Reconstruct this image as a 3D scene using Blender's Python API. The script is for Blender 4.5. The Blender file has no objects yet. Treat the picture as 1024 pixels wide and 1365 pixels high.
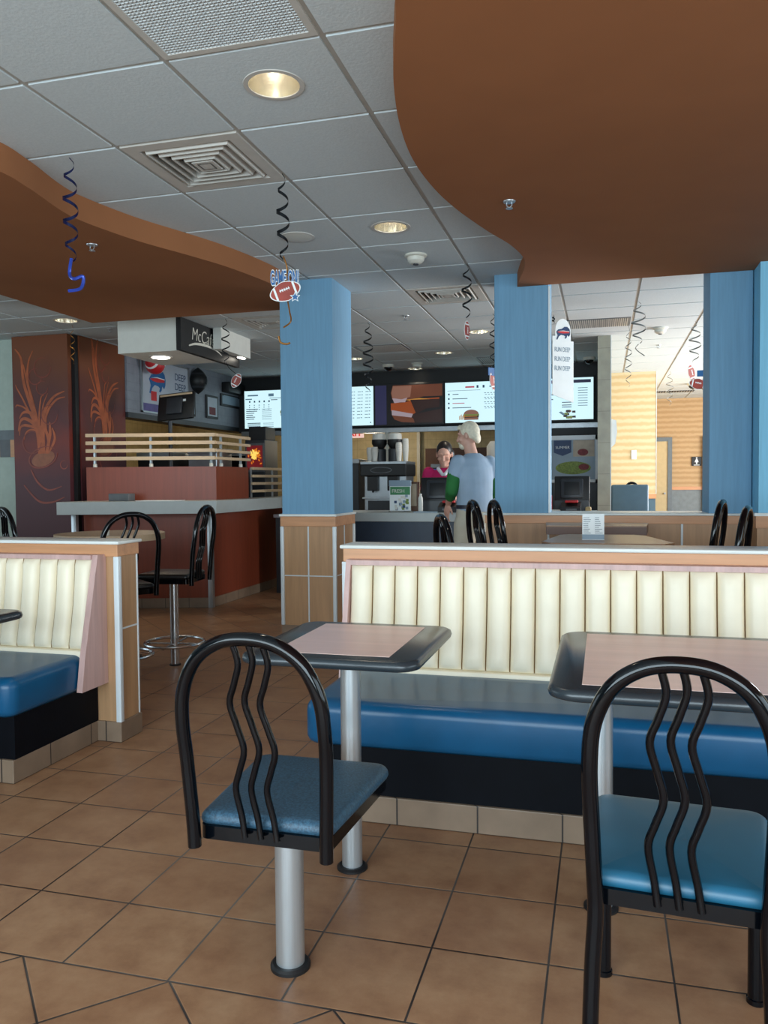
import bpy, bmesh, math, random
from mathutils import Vector, Matrix
random.seed(7)
D = bpy.data
SC = bpy.context.scene
COL = SC.collection
pi = math.pi

# ------------------------------------------------------------------ camera
cam_d = D.cameras.new('camera')
cam = D.objects.new('camera', cam_d)
COL.objects.link(cam)
cam_d.sensor_fit = 'VERTICAL'
cam_d.sensor_height = 36.0
cam_d.lens = 1070.997 * 36.0 / 1365.0
cam_d.clip_start = 0.05
VX, VY = (804.0, 640.0), (-3417.0, 677.0)
fpx = 1070.997
Yd = Vector((VX[0] - 512, VX[1] - 682.5, fpx)).normalized()
Xd = -Vector((VY[0] - 512, VY[1] - 682.5, fpx)).normalized()
Zd = Xd.cross(Yd)
if Zd.y > 0:
    Zd = -Zd
R3 = Matrix((Xd, Yd, Zd))
rm = Matrix((R3.col[0], -R3.col[1], -R3.col[2])).transposed()
cam.matrix_world = Matrix.Translation((0, 0, 1.255)) @ rm.to_4x4()
SC.camera = cam

# ------------------------------------------------------------------ light and exposure
SC.view_settings.view_transform = 'Standard'
SC.view_settings.look = 'None'
SC.view_settings.exposure = 0.0
SC.view_settings.gamma = 1.0
SC.cycles.use_denoising = True
SC.cycles.max_bounces = 8
SC.cycles.diffuse_bounces = 5
SC.cycles.caustics_reflective = False
SC.cycles.caustics_refractive = False

world = D.worlds.new('World')
SC.world = world
world.use_nodes = True
world.node_tree.nodes['Background'].inputs[0].default_value = (0.62, 0.78, 1.0, 1)
world.node_tree.nodes['Background'].inputs[1].default_value = 0.6


def area_light(name, loc, direction, sx, sy, power, color):
    l = D.lights.new(name, 'AREA')
    l.shape = 'RECTANGLE'
    l.size, l.size_y = sx, sy
    l.energy = power
    l.color = color
    o = D.objects.new(name, l)
    o.location = loc
    o.rotation_euler = Vector(direction).to_track_quat('-Z', 'Y').to_euler()
    COL.objects.link(o)
    return o


DAY = (0.74, 0.91, 1.0)
# daylight through the window wall behind the camera, the side windows and the far side windows
area_light('daylight_front', (-0.6, -2.45, 1.45), (0, 1, 0.06), 7.0, 1.9, 400, DAY)
area_light('daylight_side', (4.35, 1.2, 1.5), (-1, 0.1, -0.1), 4.6, 1.7, 90, DAY)
area_light('daylight_dining', (4.35, 10.6, 1.5), (-1, 0.15, 0.3), 6.4, 1.7, 660, (0.95, 0.98, 1.0))
area_light('daylight_left', (-8.3, 3.0, 1.5), (1, 0.1, 0), 4.0, 1.6, 35, DAY)


# ------------------------------------------------------------------ materials
def lin(c):
    c = c / 255.0
    return c / 12.92 if c <= 0.04045 else ((c + 0.055) / 1.055) ** 2.4


def rgb(r, g, b):
    return (lin(r), lin(g), lin(b), 1.0)


class NT:
    def __init__(self, name):
        self.m = D.materials.new(name)
        self.m.use_nodes = True
        self.t = self.m.node_tree
        self.b = self.t.nodes['Principled BSDF']

    def n(self, kind, **kw):
        x = self.t.nodes.new(kind)
        for k, v in kw.items():
            setattr(x, k, v)
        return x

    def l(self, a, b):
        self.t.links.new(a, b)

    def math(self, op, a, b=None):
        x = self.n('ShaderNodeMath', operation=op)
        for i, v in enumerate((a, b)):
            if v is None:
                continue
            if isinstance(v, (int, float)):
                x.inputs[i].default_value = v
            else:
                self.l(v, x.inputs[i])
        return x.outputs[0]

    def mix(self, fac, a, b):
        x = self.n('ShaderNodeMix', data_type='RGBA')
        if isinstance(fac, (int, float)):
            x.inputs[0].default_value = fac
        else:
            self.l(fac, x.inputs[0])
        for i, v in ((6, a), (7, b)):
            if isinstance(v, tuple):
                x.inputs[i].default_value = v
            else:
                self.l(v, x.inputs[i])
        return x.outputs[2]

    def coords(self):
        return self.n('ShaderNodeTexCoord').outputs['Object']

    def noise(self, scale, detail=3, vec=None, rough=0.5, stretch=None):
        x = self.n('ShaderNodeTexNoise')
        x.inputs['Scale'].default_value = scale
        x.inputs['Detail'].default_value = detail
        x.inputs['Roughness'].default_value = rough
        v = vec or self.coords()
        if stretch:
            mp = self.n('ShaderNodeMapping')
            mp.inputs['Scale'].default_value = stretch
            self.l(v, mp.inputs[0])
            v = mp.outputs[0]
        self.l(v, x.inputs['Vector'])
        return x.outputs[0]

    def ramp(self, fac, stops):
        x = self.n('ShaderNodeValToRGB')
        e = x.color_ramp.elements
        while len(e) < len(stops):
            e.new(0.5)
        for el, (p, c) in zip(e, stops):
            el.position = p
            el.color = c
        self.l(fac, x.inputs[0])
        return x.outputs[0]

    def bump(self, h, strength=0.2, dist=0.01):
        x = self.n('ShaderNodeBump')
        x.inputs['Strength'].default_value = strength
        x.inputs['Distance'].default_value = dist
        self.l(h, x.inputs['Height'])
        self.l(x.outputs[0], self.b.inputs['Normal'])

    def set(self, rough=0.5, metal=0.0, spec=0.5, coat=0.0):
        self.b.inputs['Roughness'].default_value = rough
        self.b.inputs['Metallic'].default_value = metal
        self.b.inputs['Specular IOR Level'].default_value = spec
        self.b.inputs['Coat Weight'].default_value = coat
        return self.m

    def color(self, c):
        if isinstance(c, tuple):
            self.b.inputs['Base Color'].default_value = c
        else:
            self.l(c, self.b.inputs['Base Color'])


def scale_c(c, k):
    return (c[0] * k, c[1] * k, c[2] * k, 1)


def plain(name, c, rough=0.5, metal=0.0, vary=0.12, nscale=14.0, bump=0.0, spec=0.5, coat=0.0, stretch=None):
    m = NT(name)
    f = m.noise(nscale, 4, stretch=stretch)
    m.color(m.ramp(f, [(0.3, scale_c(c, 1 - vary)), (0.7, scale_c(c, 1 + vary))]))
    if bump:
        m.bump(f, bump, 0.004)
    return m.set(rough, metal, spec, coat)


def wood(name, c, axis='Z', rough=0.42, vary=0.22, scale=26.0):
    m = NT(name)
    st = {'Z': (1, 1, 0.06), 'X': (0.06, 1, 1), 'Y': (1, 0.06, 1)}[axis]
    f = m.noise(scale, 5, stretch=st, rough=0.62)
    g = m.noise(3.0, 2)
    a = m.ramp(f, [(0.28, scale_c(c, 1 - vary)), (0.55, c), (0.75, scale_c(c, 1 + vary * 0.7))])
    m.color(m.mix(m.math('MULTIPLY', g, 0.25), a, scale_c(c, 0.8)))
    return m.set(rough)


def emit(name, c, s=1.0):
    m = NT(name)
    m.b.inputs['Base Color'].default_value = scale_c(c, 0.05)
    m.b.inputs['Emission Color'].default_value = c
    m.b.inputs['Emission Strength'].default_value = s
    m.b.inputs['Roughness'].default_value = 0.3
    return m.m


M = {}


def floor_mat():
    m = NT('terracotta_floor_tile')
    co = m.coords()
    sp = m.n('ShaderNodeSeparateXYZ')
    m.l(co, sp.inputs[0])
    x, y = sp.outputs[0], sp.outputs[1]
    T = 0.3085

    def cell(u, off, t):
        a = m.math('DIVIDE', m.math('SUBTRACT', u, off), t)
        fr = m.math('FRACT', a)
        d = m.math('MINIMUM', fr, m.math('SUBTRACT', 1.0, fr))
        return m.math('MULTIPLY', d, t), m.math('FLOOR', a)
    ax, ix = cell(x, -0.135, T)
    ay, iy = cell(y, 1.768, T)
    s = 0.70710678
    u = m.math('MULTIPLY', m.math('ADD', x, y), s)
    v = m.math('MULTIPLY', m.math('SUBTRACT', y, x), s)
    # the diagonal field meets the straight field at y = 1.768
    bu, ju = cell(u, (-1.055 + 1.768) * s, T)
    bv, jv = cell(v, (1.768 + 1.055) * s, T)
    near = m.math('LESS_THAN', y, 1.768)
    far = m.math('GREATER_THAN', y, 5.47)
    dg = m.math('MAXIMUM', near, far)
    sd = m.math('MINIMUM', ax, ay)
    dd = m.math('MINIMUM', bu, bv)

    def sel(a, b):
        return m.math('ADD', m.math('MULTIPLY', a, m.math('SUBTRACT', 1.0, dg)), m.math('MULTIPLY', b, dg))
    d = sel(sd, dd)
    for yy in (1.768, 5.47):
        d = m.math('MINIMUM', d, m.math('ABSOLUTE', m.math('SUBTRACT', y, yy)))
    idx, idy = sel(ix, ju), sel(iy, jv)
    cb = m.n('ShaderNodeCombineXYZ')
    m.l(idx, cb.inputs[0]); m.l(idy, cb.inputs[1]); m.l(dg, cb.inputs[2])
    wn = m.n('ShaderNodeTexWhiteNoise', noise_dimensions='3D')
    m.l(cb.outputs[0], wn.inputs['Vector'])
    n1 = m.noise(6.0, 8, co, 0.68)
    n2 = m.noise(40.0, 3, co)
    base = m.ramp(n1, [(0.25, rgb(132, 92, 66)), (0.5, rgb(164, 124, 92)), (0.75, rgb(184, 146, 112))])
    base = m.mix(m.math('MULTIPLY', n2, 0.25), base, rgb(124, 86, 62))
    base = m.mix(m.math('MULTIPLY', wn.outputs[0], 0.3), base, rgb(130, 84, 58))
    ng = m.noise(1.1, 2, co)
    grout = m.ramp(ng, [(0.42, rgb(40, 32, 30)), (0.58, rgb(104, 96, 90))])
    line = m.math('LESS_THAN', d, 0.0028)
    m.color(m.mix(line, base, grout))
    h = m.math('MINIMUM', m.math('MULTIPLY', d, 180.0), 1.0)
    m.bump(m.math('ADD', h, m.math('MULTIPLY', n1, 0.25)), 0.35, 0.004)
    r = m.ramp(n1, [(0.2, (0.34, 0.34, 0.34, 1)), (0.8, (0.5, 0.5, 0.5, 1))])
    m.l(r, m.b.inputs['Roughness'])
    m.b.inputs['Specular IOR Level'].default_value = 0.4
    return m.m


def stripe_paper(name, c1, c2, period):
    m = NT(name)
    w = m.n('ShaderNodeTexWave', wave_type='BANDS', bands_direction='Z', wave_profile='SIN')
    w.inputs['Scale'].default_value = 0.314159 / period / 2 * 2
    w.inputs['Distortion'].default_value = 1.3
    w.inputs['Detail'].default_value = 2.0
    w.inputs['Detail Scale'].default_value = 4.0
    m.l(m.coords(), w.inputs['Vector'])
    m.color(m.ramp(w.outputs[1], [(0.15, c1), (0.85, c2)]))
    return m.set(0.7)


def tile_mat(name, c, grout, tx, tz, g=0.004):
    m = NT(name)
    sp = m.n('ShaderNodeSeparateXYZ')
    m.l(m.coords(), sp.inputs[0])

    def cell(u, t):
        a = m.math('DIVIDE', u, t)
        fr = m.math('FRACT', a)
        return m.math('MULTIPLY', m.math('MINIMUM', fr, m.math('SUBTRACT', 1.0, fr)), t)
    xy = m.math('ADD', sp.outputs[0], sp.outputs[1])
    d = m.math('MINIMUM', cell(xy, tx), cell(sp.outputs[2], tz))
    f = m.noise(9.0, 4)
    base = m.ramp(f, [(0.3, scale_c(c, 0.88)), (0.7, scale_c(c, 1.1))])
    m.color(m.mix(m.math('LESS_THAN', d, g / 2), base, grout))
    return m.set(0.45)


def brush_wall(name, c):
    m = NT(name)
    f = m.noise(60.0, 4, stretch=(1, 1, 0.05), rough=0.6)
    g = m.noise(2.5, 3)
    a = m.ramp(f, [(0.25, scale_c(c, 0.9)), (0.75, scale_c(c, 1.08))])
    m.color(m.mix(m.math('MULTIPLY', g, 0.2), a, scale_c(c, 0.9)))
    return m.set(0.6, spec=0.3)


def mural_mat():
    m = NT('mural_gradient')
    co = m.coords()
    sp = m.n('ShaderNodeSeparateXYZ')
    m.l(co, sp.inputs[0])
    f = m.noise(1.3, 3, co)
    z = m.math('ADD', m.math('DIVIDE', sp.outputs[2], 2.77), m.math('MULTIPLY', m.math('SUBTRACT', f, 0.5), 0.5))
    m.color(m.ramp(z, [(0.1, rgb(66, 28, 36)), (0.45, rgb(74, 28, 36)), (0.62, rgb(112, 38, 26)), (0.72, rgb(82, 36, 36)), (0.95, rgb(116, 64, 36))]))
    return m.set(0.45)


M['floor'] = floor_mat()
M['tile_ceiling'] = plain('ceiling_tile', rgb(200, 208, 210), 0.9, vary=0.04, nscale=90, bump=0.25, spec=0.1)
M['grid'] = plain('ceiling_grid', rgb(176, 172, 164), 0.5, vary=0.04)
M['soffit'] = plain('soffit_paint', rgb(150, 98, 64), 0.75, vary=0.04, nscale=3, spec=0.2)
M['column'] = brush_wall('blue_wallcover', rgb(110, 154, 184))
M['blue_lit'] = brush_wall('lit_blue_wallcover', rgb(132, 196, 226))  # brighter copy of the column wallcover; the pier's window light is in the colour
M['maple'] = wood('maple_panel', rgb(184, 144, 106))
M['maple_trim'] = wood('maple_trim', rgb(205, 150, 108), 'X')
M['maple_light'] = wood('maple_light', rgb(206, 162, 108))
M['pink_wood'] = wood('pink_laminate', rgb(206, 170, 164))
M['pink_top'] = wood('pink_table_laminate', rgb(248, 212, 200), 'X', 0.27, vary=0.08)
M['ledge'] = plain('white_ledge', rgb(222, 226, 222), 0.35, vary=0.03)
M['white_trim'] = plain('white_trim', rgb(214, 222, 226), 0.35, vary=0.03)
M['alu'] = plain('brushed_aluminium', rgb(190, 196, 200), 0.34, 0.75, vary=0.05, stretch=(1, 1, 0.02), nscale=200)
M['chrome'] = plain('chrome', rgb(205, 208, 212), 0.22, 0.95, vary=0.05, stretch=(1, 1, 0.02), nscale=200)
M['black_metal'] = plain('black_gloss_metal', rgb(5, 8, 13), 0.1, vary=0.2, spec=0.38)
M['black_edge'] = plain('black_table_edge', rgb(44, 52, 58), 0.26, vary=0.05)
M['black_lam'] = plain('black_laminate', rgb(6, 9, 16), 0.6, vary=0.15, spec=.12)
M['black'] = plain('matt_black', rgb(16, 16, 18), 0.5, vary=0.2)
M['black_vinyl'] = plain('black_vinyl', rgb(16, 17, 19), 0.35, vary=0.2)
M['navy'] = plain('navy_panel', rgb(30, 46, 66), 0.45, vary=0.12)
M['blue_vinyl'] = plain('blue_vinyl', rgb(18, 82, 122), 0.3, vary=0.1, nscale=7, spec=0.38)
M['teal_vinyl'] = plain('teal_vinyl', rgb(34, 98, 128), 0.38, vary=0.1, nscale=6)


def speckle():
    m = NT('worn_blue_fabric')
    n = m.noise(160, 4, rough=0.7)
    g = m.noise(5, 4)
    a = m.ramp(n, [(0.35, rgb(20, 48, 70)), (0.65, rgb(56, 100, 128))])
    m.color(m.mix(m.math('MULTIPLY', g, 0.4), a, rgb(66, 88, 98)))
    return m.set(0.5)


M['blue_fabric'] = speckle()
M['cream'] = plain('cream_vinyl', rgb(242, 231, 206), 0.42, vary=0.05, nscale=5)
M['seam'] = plain('seam_tan', rgb(150, 122, 84), 0.7)
M['base_tile'] = tile_mat('baseboard_tile', rgb(132, 112, 94), rgb(44, 38, 36), 0.2955, 5.0, 0.006)
M['cherry'] = wood('cherry_panel', rgb(132, 60, 38), 'Z', 0.4, vary=0.18)
M['grey_top'] = plain('grey_counter', rgb(176, 182, 180), 0.4, vary=0.03)
M['tan_wood'] = wood('tan_rail_wood', rgb(208, 180, 146), 'X', vary=0.1)
M['white_paint'] = plain('white_paint', rgb(214, 214, 206), 0.7, vary=0.03)
M['barwall'] = tile_mat('grey_tile_wall', rgb(132, 138, 148), rgb(112, 116, 126), 0.2, 0.1, 0.003)
M['kitchen_tile'] = tile_mat('tan_kitchen_tile', rgb(190, 172, 128), rgb(150, 132, 94), 0.15, 0.15)
M['brown_panel'] = plain('brown_kitchen_panel', rgb(96, 64, 46), 0.5)
M['pillar_tile'] = tile_mat('stone_pillar_tile', rgb(158, 156, 140), rgb(120, 118, 106), 5.0, 0.33)
M['paper_yellow'] = stripe_paper('yellow_wave_paper', rgb(212, 194, 156), rgb(202, 174, 128), 0.095)
M['paper_tan'] = stripe_paper('tan_wave_paper', rgb(188, 156, 114), rgb(172, 138, 96), 0.095)
M['grey_wains'] = plain('grey_wainscot', rgb(112, 120, 122), 0.5)
M['blue_grey'] = plain('blue_grey_panel', rgb(74, 100, 116), 0.5, vary=0.05)
M['door_tan'] = plain('tan_door', rgb(190, 168, 124), 0.5, vary=0.05)
M['door_frame'] = plain('grey_door_frame', rgb(100, 108, 112), 0.4)
M['wall_green'] = plain('pale_green_wall', rgb(176, 190, 180), 0.7, vary=0.05)
M['mural'] = mural_mat()
M['mural_line'] = plain('mural_orange', rgb(168, 84, 44), 0.45, vary=0.2)
M['mural_pale'] = plain('mural_pale_orange', rgb(140, 82, 54), 0.45, vary=0.2)
M['mural_red'] = plain('mural_red', rgb(132, 60, 44), 0.45, vary=0.2)
M['vent'] = plain('vent_white_metal', rgb(196, 192, 184), 0.5, vary=0.04)
M['vent_dark'] = plain('vent_dark', rgb(26, 26, 28), 0.7)
M['egg'] = plain('eggcrate', rgb(214, 218, 218), 0.5, vary=0.03)
M['can'] = plain('downlight_reflector', rgb(236, 230, 214), 0.2, 0.92, vary=0.04)
M['lamp'] = emit('lamp_glow', (1.0, 0.92, 0.78, 1), 22.0)
M['kitchen_lamp'] = emit('kitchen_lamp_glow', (1.0, 0.9, 0.72, 1), 6.0)
M['plastic_white'] = plain('white_plastic', rgb(212, 210, 198), 0.45, vary=0.03)
M['steel'] = plain('stainless', rgb(168, 172, 176), 0.32, 0.8, vary=0.08)
M['dark_grey'] = plain('dark_grey_plastic', rgb(44, 47, 52), 0.42)
M['mid_grey'] = plain('mid_grey_plastic', rgb(92, 96, 100), 0.45)
M['ribbon_navy'] = plain('navy_ribbon', rgb(22, 30, 70), 0.25, 0.3)
M['ribbon_blue'] = plain('blue_ribbon', rgb(52, 78, 180), 0.25, 0.3)
M['ribbon_dark'] = plain('dark_ribbon', rgb(24, 28, 32), 0.25, 0.3)
M['ribbon_silver'] = plain('silver_ribbon', rgb(120, 120, 116), 0.3, 0.5)
M['ribbon_gold'] = plain('gold_ribbon', rgb(150, 100, 40), 0.3, 0.5)
M['football'] = plain('football_brown', rgb(150, 52, 36), 0.5, vary=0.15)
M['white_card'] = plain('white_card', rgb(232, 236, 236), 0.6, vary=0.02)
M['letter_blue'] = plain('letter_blue', rgb(30, 92, 150), 0.5)
M['letter_navy'] = plain('letter_navy', rgb(24, 54, 96), 0.5)
M['green_card'] = plain('green_card', rgb(60, 130, 80), 0.5)
M['red_card'] = plain('red_card', rgb(196, 34, 40), 0.5)
M['purple_card'] = plain('purple_card', rgb(92, 84, 140), 0.5)
M['poster'] = plain('poster_print', rgb(176, 184, 196), 0.35, vary=0.1, nscale=3)
M['poster_blue'] = plain('poster_blue', rgb(130, 150, 166), 0.4, vary=0.1, nscale=4)
M['poster_tan'] = plain('poster_tan', rgb(168, 152, 130), 0.4)
M['food_green'] = plain('salad_green', rgb(120, 140, 66), 0.6, vary=0.4, nscale=60)
M['food_red'] = plain('food_red', rgb(120, 44, 50), 0.6, vary=0.3, nscale=60)
M['food_tan'] = plain('food_tan', rgb(190, 160, 104), 0.6, vary=0.3, nscale=60)
M['paper_grey'] = plain('paper_grey', rgb(120, 128, 136), 0.6)
M['table_brown'] = wood('brown_table', rgb(150, 112, 78), 'X', 0.3)
M['table_dark'] = wood('dark_table_edge', rgb(96, 62, 44), 'X', 0.4)
M['cup_white'] = plain('cup_white', rgb(216, 214, 206), 0.5, vary=0.04)
M['cup_tan'] = plain('coffee_cup_tan', rgb(190, 160, 110), 0.5, vary=0.2)
M['skin'] = plain('skin', rgb(196, 140, 116), 0.5, vary=0.07)
M['skin_fair'] = plain('fair_skin', rgb(206, 158, 138), 0.5, vary=0.07)
M['hair_white'] = plain('white_hair', rgb(222, 212, 188), 0.6, vary=0.12, nscale=60)
M['hair_dark'] = plain('dark_hair', rgb(26, 20, 22), 0.4, vary=0.2)
M['shirt_blue'] = plain('pale_blue_shirt', rgb(152, 172, 192), 0.8, vary=0.07, nscale=9)
M['sleeve_green'] = plain('green_sleeve', rgb(36, 110, 52), 0.8, vary=0.12)
M['khaki'] = plain('khaki_trousers', rgb(196, 190, 172), 0.8, vary=0.06)
M['belt'] = plain('dark_belt', rgb(34, 34, 48), 0.5)
M['pink_shirt'] = plain('magenta_shirt', rgb(196, 24, 96), 0.8, vary=0.1)
M['collar'] = plain('white_collar', rgb(214, 214, 220), 0.8)
M['shoe'] = plain('shoe', rgb(60, 52, 46), 0.6)
M['scr_white'] = emit('screen_white', (0.66, 0.93, 1.0, 1), 1.0)
M['scr_text'] = emit('screen_text', rgb(96, 130, 150), 0.8)
M['scr_dark'] = emit('screen_text_dark', rgb(40, 66, 96), 0.8)
M['scr_red'] = emit('screen_red', rgb(190, 70, 90), 0.8)
M['scr_navy'] = emit('screen_navy', rgb(30, 30, 62), 0.8)
M['scr_purple'] = emit('screen_purple', rgb(88, 30, 92), 0.8)
M['scr_black'] = emit('screen_black', rgb(14, 10, 12), 0.6)
M['scr_slate'] = emit('screen_slate', rgb(54, 54, 96), 0.5)
M['scr_bun'] = emit('screen_bun', rgb(140, 78, 50), 0.4)
M['scr_bun2'] = emit('screen_bun_pale', rgb(170, 120, 100), 0.5)
M['scr_fish'] = emit('screen_fish', rgb(178, 82, 22), 0.5)
M['scr_cream'] = emit('screen_cream', rgb(200, 180, 190), 0.5)
M['scr_cheese'] = emit('screen_cheese', rgb(216, 150, 60), 0.6)
M['scr_brown'] = emit('screen_brown', rgb(60, 26, 16), 0.4)
M['scr_green'] = emit('screen_green', rgb(120, 140, 60), 0.7)
M['exit_white'] = emit('exit_panel', rgb(244, 206, 196), 0.9)
M['exit_red'] = emit('exit_red', rgb(214, 44, 36), 1.0)
M['glow_yellow'] = emit('glow_yellow', rgb(255, 214, 100), 1.0)
M['glow_orange'] = emit('glow_orange', rgb(220, 120, 24), 0.9)
M['glow_red'] = emit('glow_red', rgb(110, 16, 24), 0.8)


def glass(name, tint=(0.9, 0.95, 0.95, 1)):
    m = NT(name)
    m.b.inputs['Base Color'].default_value = tint
    m.b.inputs['Transmission Weight'].default_value = 0.9
    m.b.inputs['IOR'].default_value = 1.2
    return m.set(0.05)


M['clear'] = glass('clear_plastic')


# ------------------------------------------------------------------ mesh building
class MB:
    def __init__(self, mtx=None):
        self.bm = bmesh.new()
        self.mi = 0
        self.T = mtx or Matrix.Identity(4)

    def v(self, p):
        return self.bm.verts.new(self.T @ Vector(p))

    def f(self, vs):
        try:
            fc = self.bm.faces.new(vs)
            fc.material_index = self.mi
            return fc
        except ValueError:
            return None

    def box(self, x0, x1, y0, y1, z0, z1, bev=0.0, seg=2):
        vs = [self.v((x, y, z)) for z in (z0, z1) for y in (y0, y1) for x in (x0, x1)]
        fs = [self.f([vs[i] for i in q]) for q in ((0, 2, 3, 1), (4, 5, 7, 6), (0, 1, 5, 4), (2, 6, 7, 3), (0, 4, 6, 2), (1, 3, 7, 5))]
        if bev:
            es = set(e for f in fs for e in f.edges)
            r = bmesh.ops.bevel(self.bm, geom=list(es), offset=bev, segments=seg, affect='EDGES', profile=0.5)
            for f in r['faces']:
                f.material_index = self.mi
        return self

    def loft(self, rings, cap=True, closed=True):
        R = [[self.v(p) for p in r] for r in rings]
        n = len(R[0])
        for a, b in zip(R, R[1:]):
            for i in range(n if closed else n - 1):
                j = (i + 1) % n
                self.f([a[i], a[j], b[j], b[i]])
        if cap:
            self.f(list(reversed(R[0])))
            self.f(R[-1])
        return self

    def prism(self, poly, z0, z1):
        return self.loft([[(x, y, z0) for x, y in poly], [(x, y, z1) for x, y in poly]])

    def prism_yz(self, poly, x0, x1):
        return self.loft([[(x0, y, z) for y, z in poly], [(x1, y, z) for y, z in poly]])

    def prism_xz(self, poly, y0, y1):
        return self.loft([[(x, y0, z) for x, z in poly], [(x, y1, z) for x, z in poly]])

    def lathe(self, prof, cx=0, cy=0, seg=24, cap=True):
        rings = [[(cx + r * math.cos(2 * pi * i / seg), cy + r * math.sin(2 * pi * i / seg), z) for i in range(seg)] for r, z in prof]
        return self.loft(rings, cap)

    def tube(self, pts, r, seg=10, cap=True, closed=False):
        P = [Vector(p) for p in pts]
        n = len(P)
        rr = r if isinstance(r, (list, tuple)) else [r] * n
        up = None
        rings = []
        for i in range(n):
            if closed:
                t = (P[(i + 1) % n] - P[i - 1]).normalized()
            else:
                t = (P[min(i + 1, n - 1)] - P[max(i - 1, 0)]).normalized()
            if up is None:
                a = Vector((0, 0, 1)) if abs(t.z) < 0.9 else Vector((1, 0, 0))
                up = (a - t * a.dot(t)).normalized()
            else:
                up = (up - t * up.dot(t)).normalized()
            s = t.cross(up)
            rings.append([P[i] + (up * math.cos(2 * pi * k / seg) + s * math.sin(2 * pi * k / seg)) * rr[i] for k in range(seg)])
        if closed:
            rings.append(rings[0])
            R = [[self.v(p) for p in q] for q in rings[:-1]]
            for i in range(n):
                a, b = R[i], R[(i + 1) % n]
                for k in range(seg):
                    j = (k + 1) % seg
                    self.f([a[k], a[j], b[j], b[k]])
            return self
        return self.loft(rings, cap)

    def sphere(self, c, r, seg=16, rings=10):
        c = Vector(c)
        rx, ry, rz = r if isinstance(r, (tuple, list)) else (r, r, r)
        L = []
        for i in range(1, rings):
            th = pi * i / rings
            L.append([(c.x + rx * math.sin(th) * math.cos(2 * pi * k / seg), c.y + ry * math.sin(th) * math.sin(2 * pi * k / seg), c.z - rz * math.cos(th)) for k in range(seg)])
        R = [[self.v(p) for p in q] for q in L]
        for a, b in zip(R, R[1:]):
            for k in range(seg):
                j = (k + 1) % seg
                self.f([a[k], a[j], b[j], b[k]])
        b0 = self.v((c.x, c.y, c.z - rz)); b1 = self.v((c.x, c.y, c.z + rz))
        for k in range(seg):
            j = (k + 1) % seg
            self.f([b0, R[0][j], R[0][k]])
            self.f([b1, R[-1][k], R[-1][j]])
        return self

    def capsule(self, p, q, r1, r2, seg=14):
        p, q = Vector(p), Vector(q)
        t = (q - p).normalized()
        pts, rad = [], []
        for a in (75, 50, 25):
            pts.append(p - t * r1 * math.sin(math.radians(a))); rad.append(r1 * math.cos(math.radians(a)))
        pts += [p, q]; rad += [r1, r2]
        for a in (25, 50, 75):
            pts.append(q + t * r2 * math.sin(math.radians(a))); rad.append(r2 * math.cos(math.radians(a)))
        return self.tube(pts, rad, seg)

    def pillow(self, poly, z0, z1, r, crown=0.0, steps=4):
        """rounded-edge cushion over a 2d outline"""
        n = len(poly)
        P = [Vector((x, y)) for x, y in poly]
        area = sum(P[i].x * P[(i + 1) % n].y - P[(i + 1) % n].x * P[i].y for i in range(n))
        sgn = 1 if area > 0 else -1
        nor = []
        for i in range(n):
            t = (P[(i + 1) % n] - P[i - 1])
            nn = Vector((t.y, -t.x)) * sgn
            nor.append(nn.normalized())

        def ring(ins, z):
            return [(P[i].x - nor[i].x * ins, P[i].y - nor[i].y * ins, z) for i in range(n)]
        rings = [ring(r * 0.5, z0), ring(r * 0.15, z0 + r * 0.25), ring(0, z0 + r * 0.6)]
        for k in range(steps + 1):
            a = pi / 2 * k / steps
            rings.append(ring(r * (1 - math.cos(a)), z1 - r + r * math.sin(a)))
        if crown:
            c = sum(P, Vector((0, 0))) / n
            last = rings[-1]
            for q in (.9, .75, .55, .3, .1):
                rings.append([(c.x + (p[0] - c.x) * q, c.y + (p[1] - c.y) * q, z1 + crown * (1 - q * q)) for p in last])
        return self.loft(rings)

    def obj(self, name, mats, parent=None, smooth=True, angle=35, loc=None):
        bm = self.bm
        bmesh.ops.recalc_face_normals(bm, faces=bm.faces)
        if smooth:
            ca = math.cos(math.radians(angle))
            for f in bm.faces:
                f.smooth = True
            for e in bm.edges:
                if len(e.link_faces) == 2 and e.link_faces[0].normal.dot(e.link_faces[1].normal) < ca:
                    e.smooth = False
        me = D.meshes.new(name)
        bm.to_mesh(me)
        bm.free()
        for m in (mats if isinstance(mats, (list, tuple)) else [mats]):
            me.materials.append(M[m] if isinstance(m, str) else m)
        o = D.objects.new(name, me)
        COL.objects.link(o)
        if parent is not None:
            o.parent = parent
        if loc is not None:
            o.location = loc
        return o


def tag(o, label, cat, group=None):
    o['label'] = label
    o['category'] = cat
    if group:
        o['group'] = group
    return o


def struct(o):
    o['kind'] = 'structure'
    return o


def thing(name, label, cat, loc=(0, 0, 0), rz=0.0, group=None):
    o = D.objects.new(name, None)
    COL.objects.link(o)
    o.empty_display_size = 0.1
    o.location = loc
    o.rotation_euler = (0, 0, rz)
    return tag(o, label, cat, group)


def copy_tree(o, parent=None):
    c = o.copy()
    COL.objects.link(c)
    if parent is not None:
        c.parent = parent
    for ch in list(o.children):
        copy_tree(ch, c)
    return c


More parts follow.
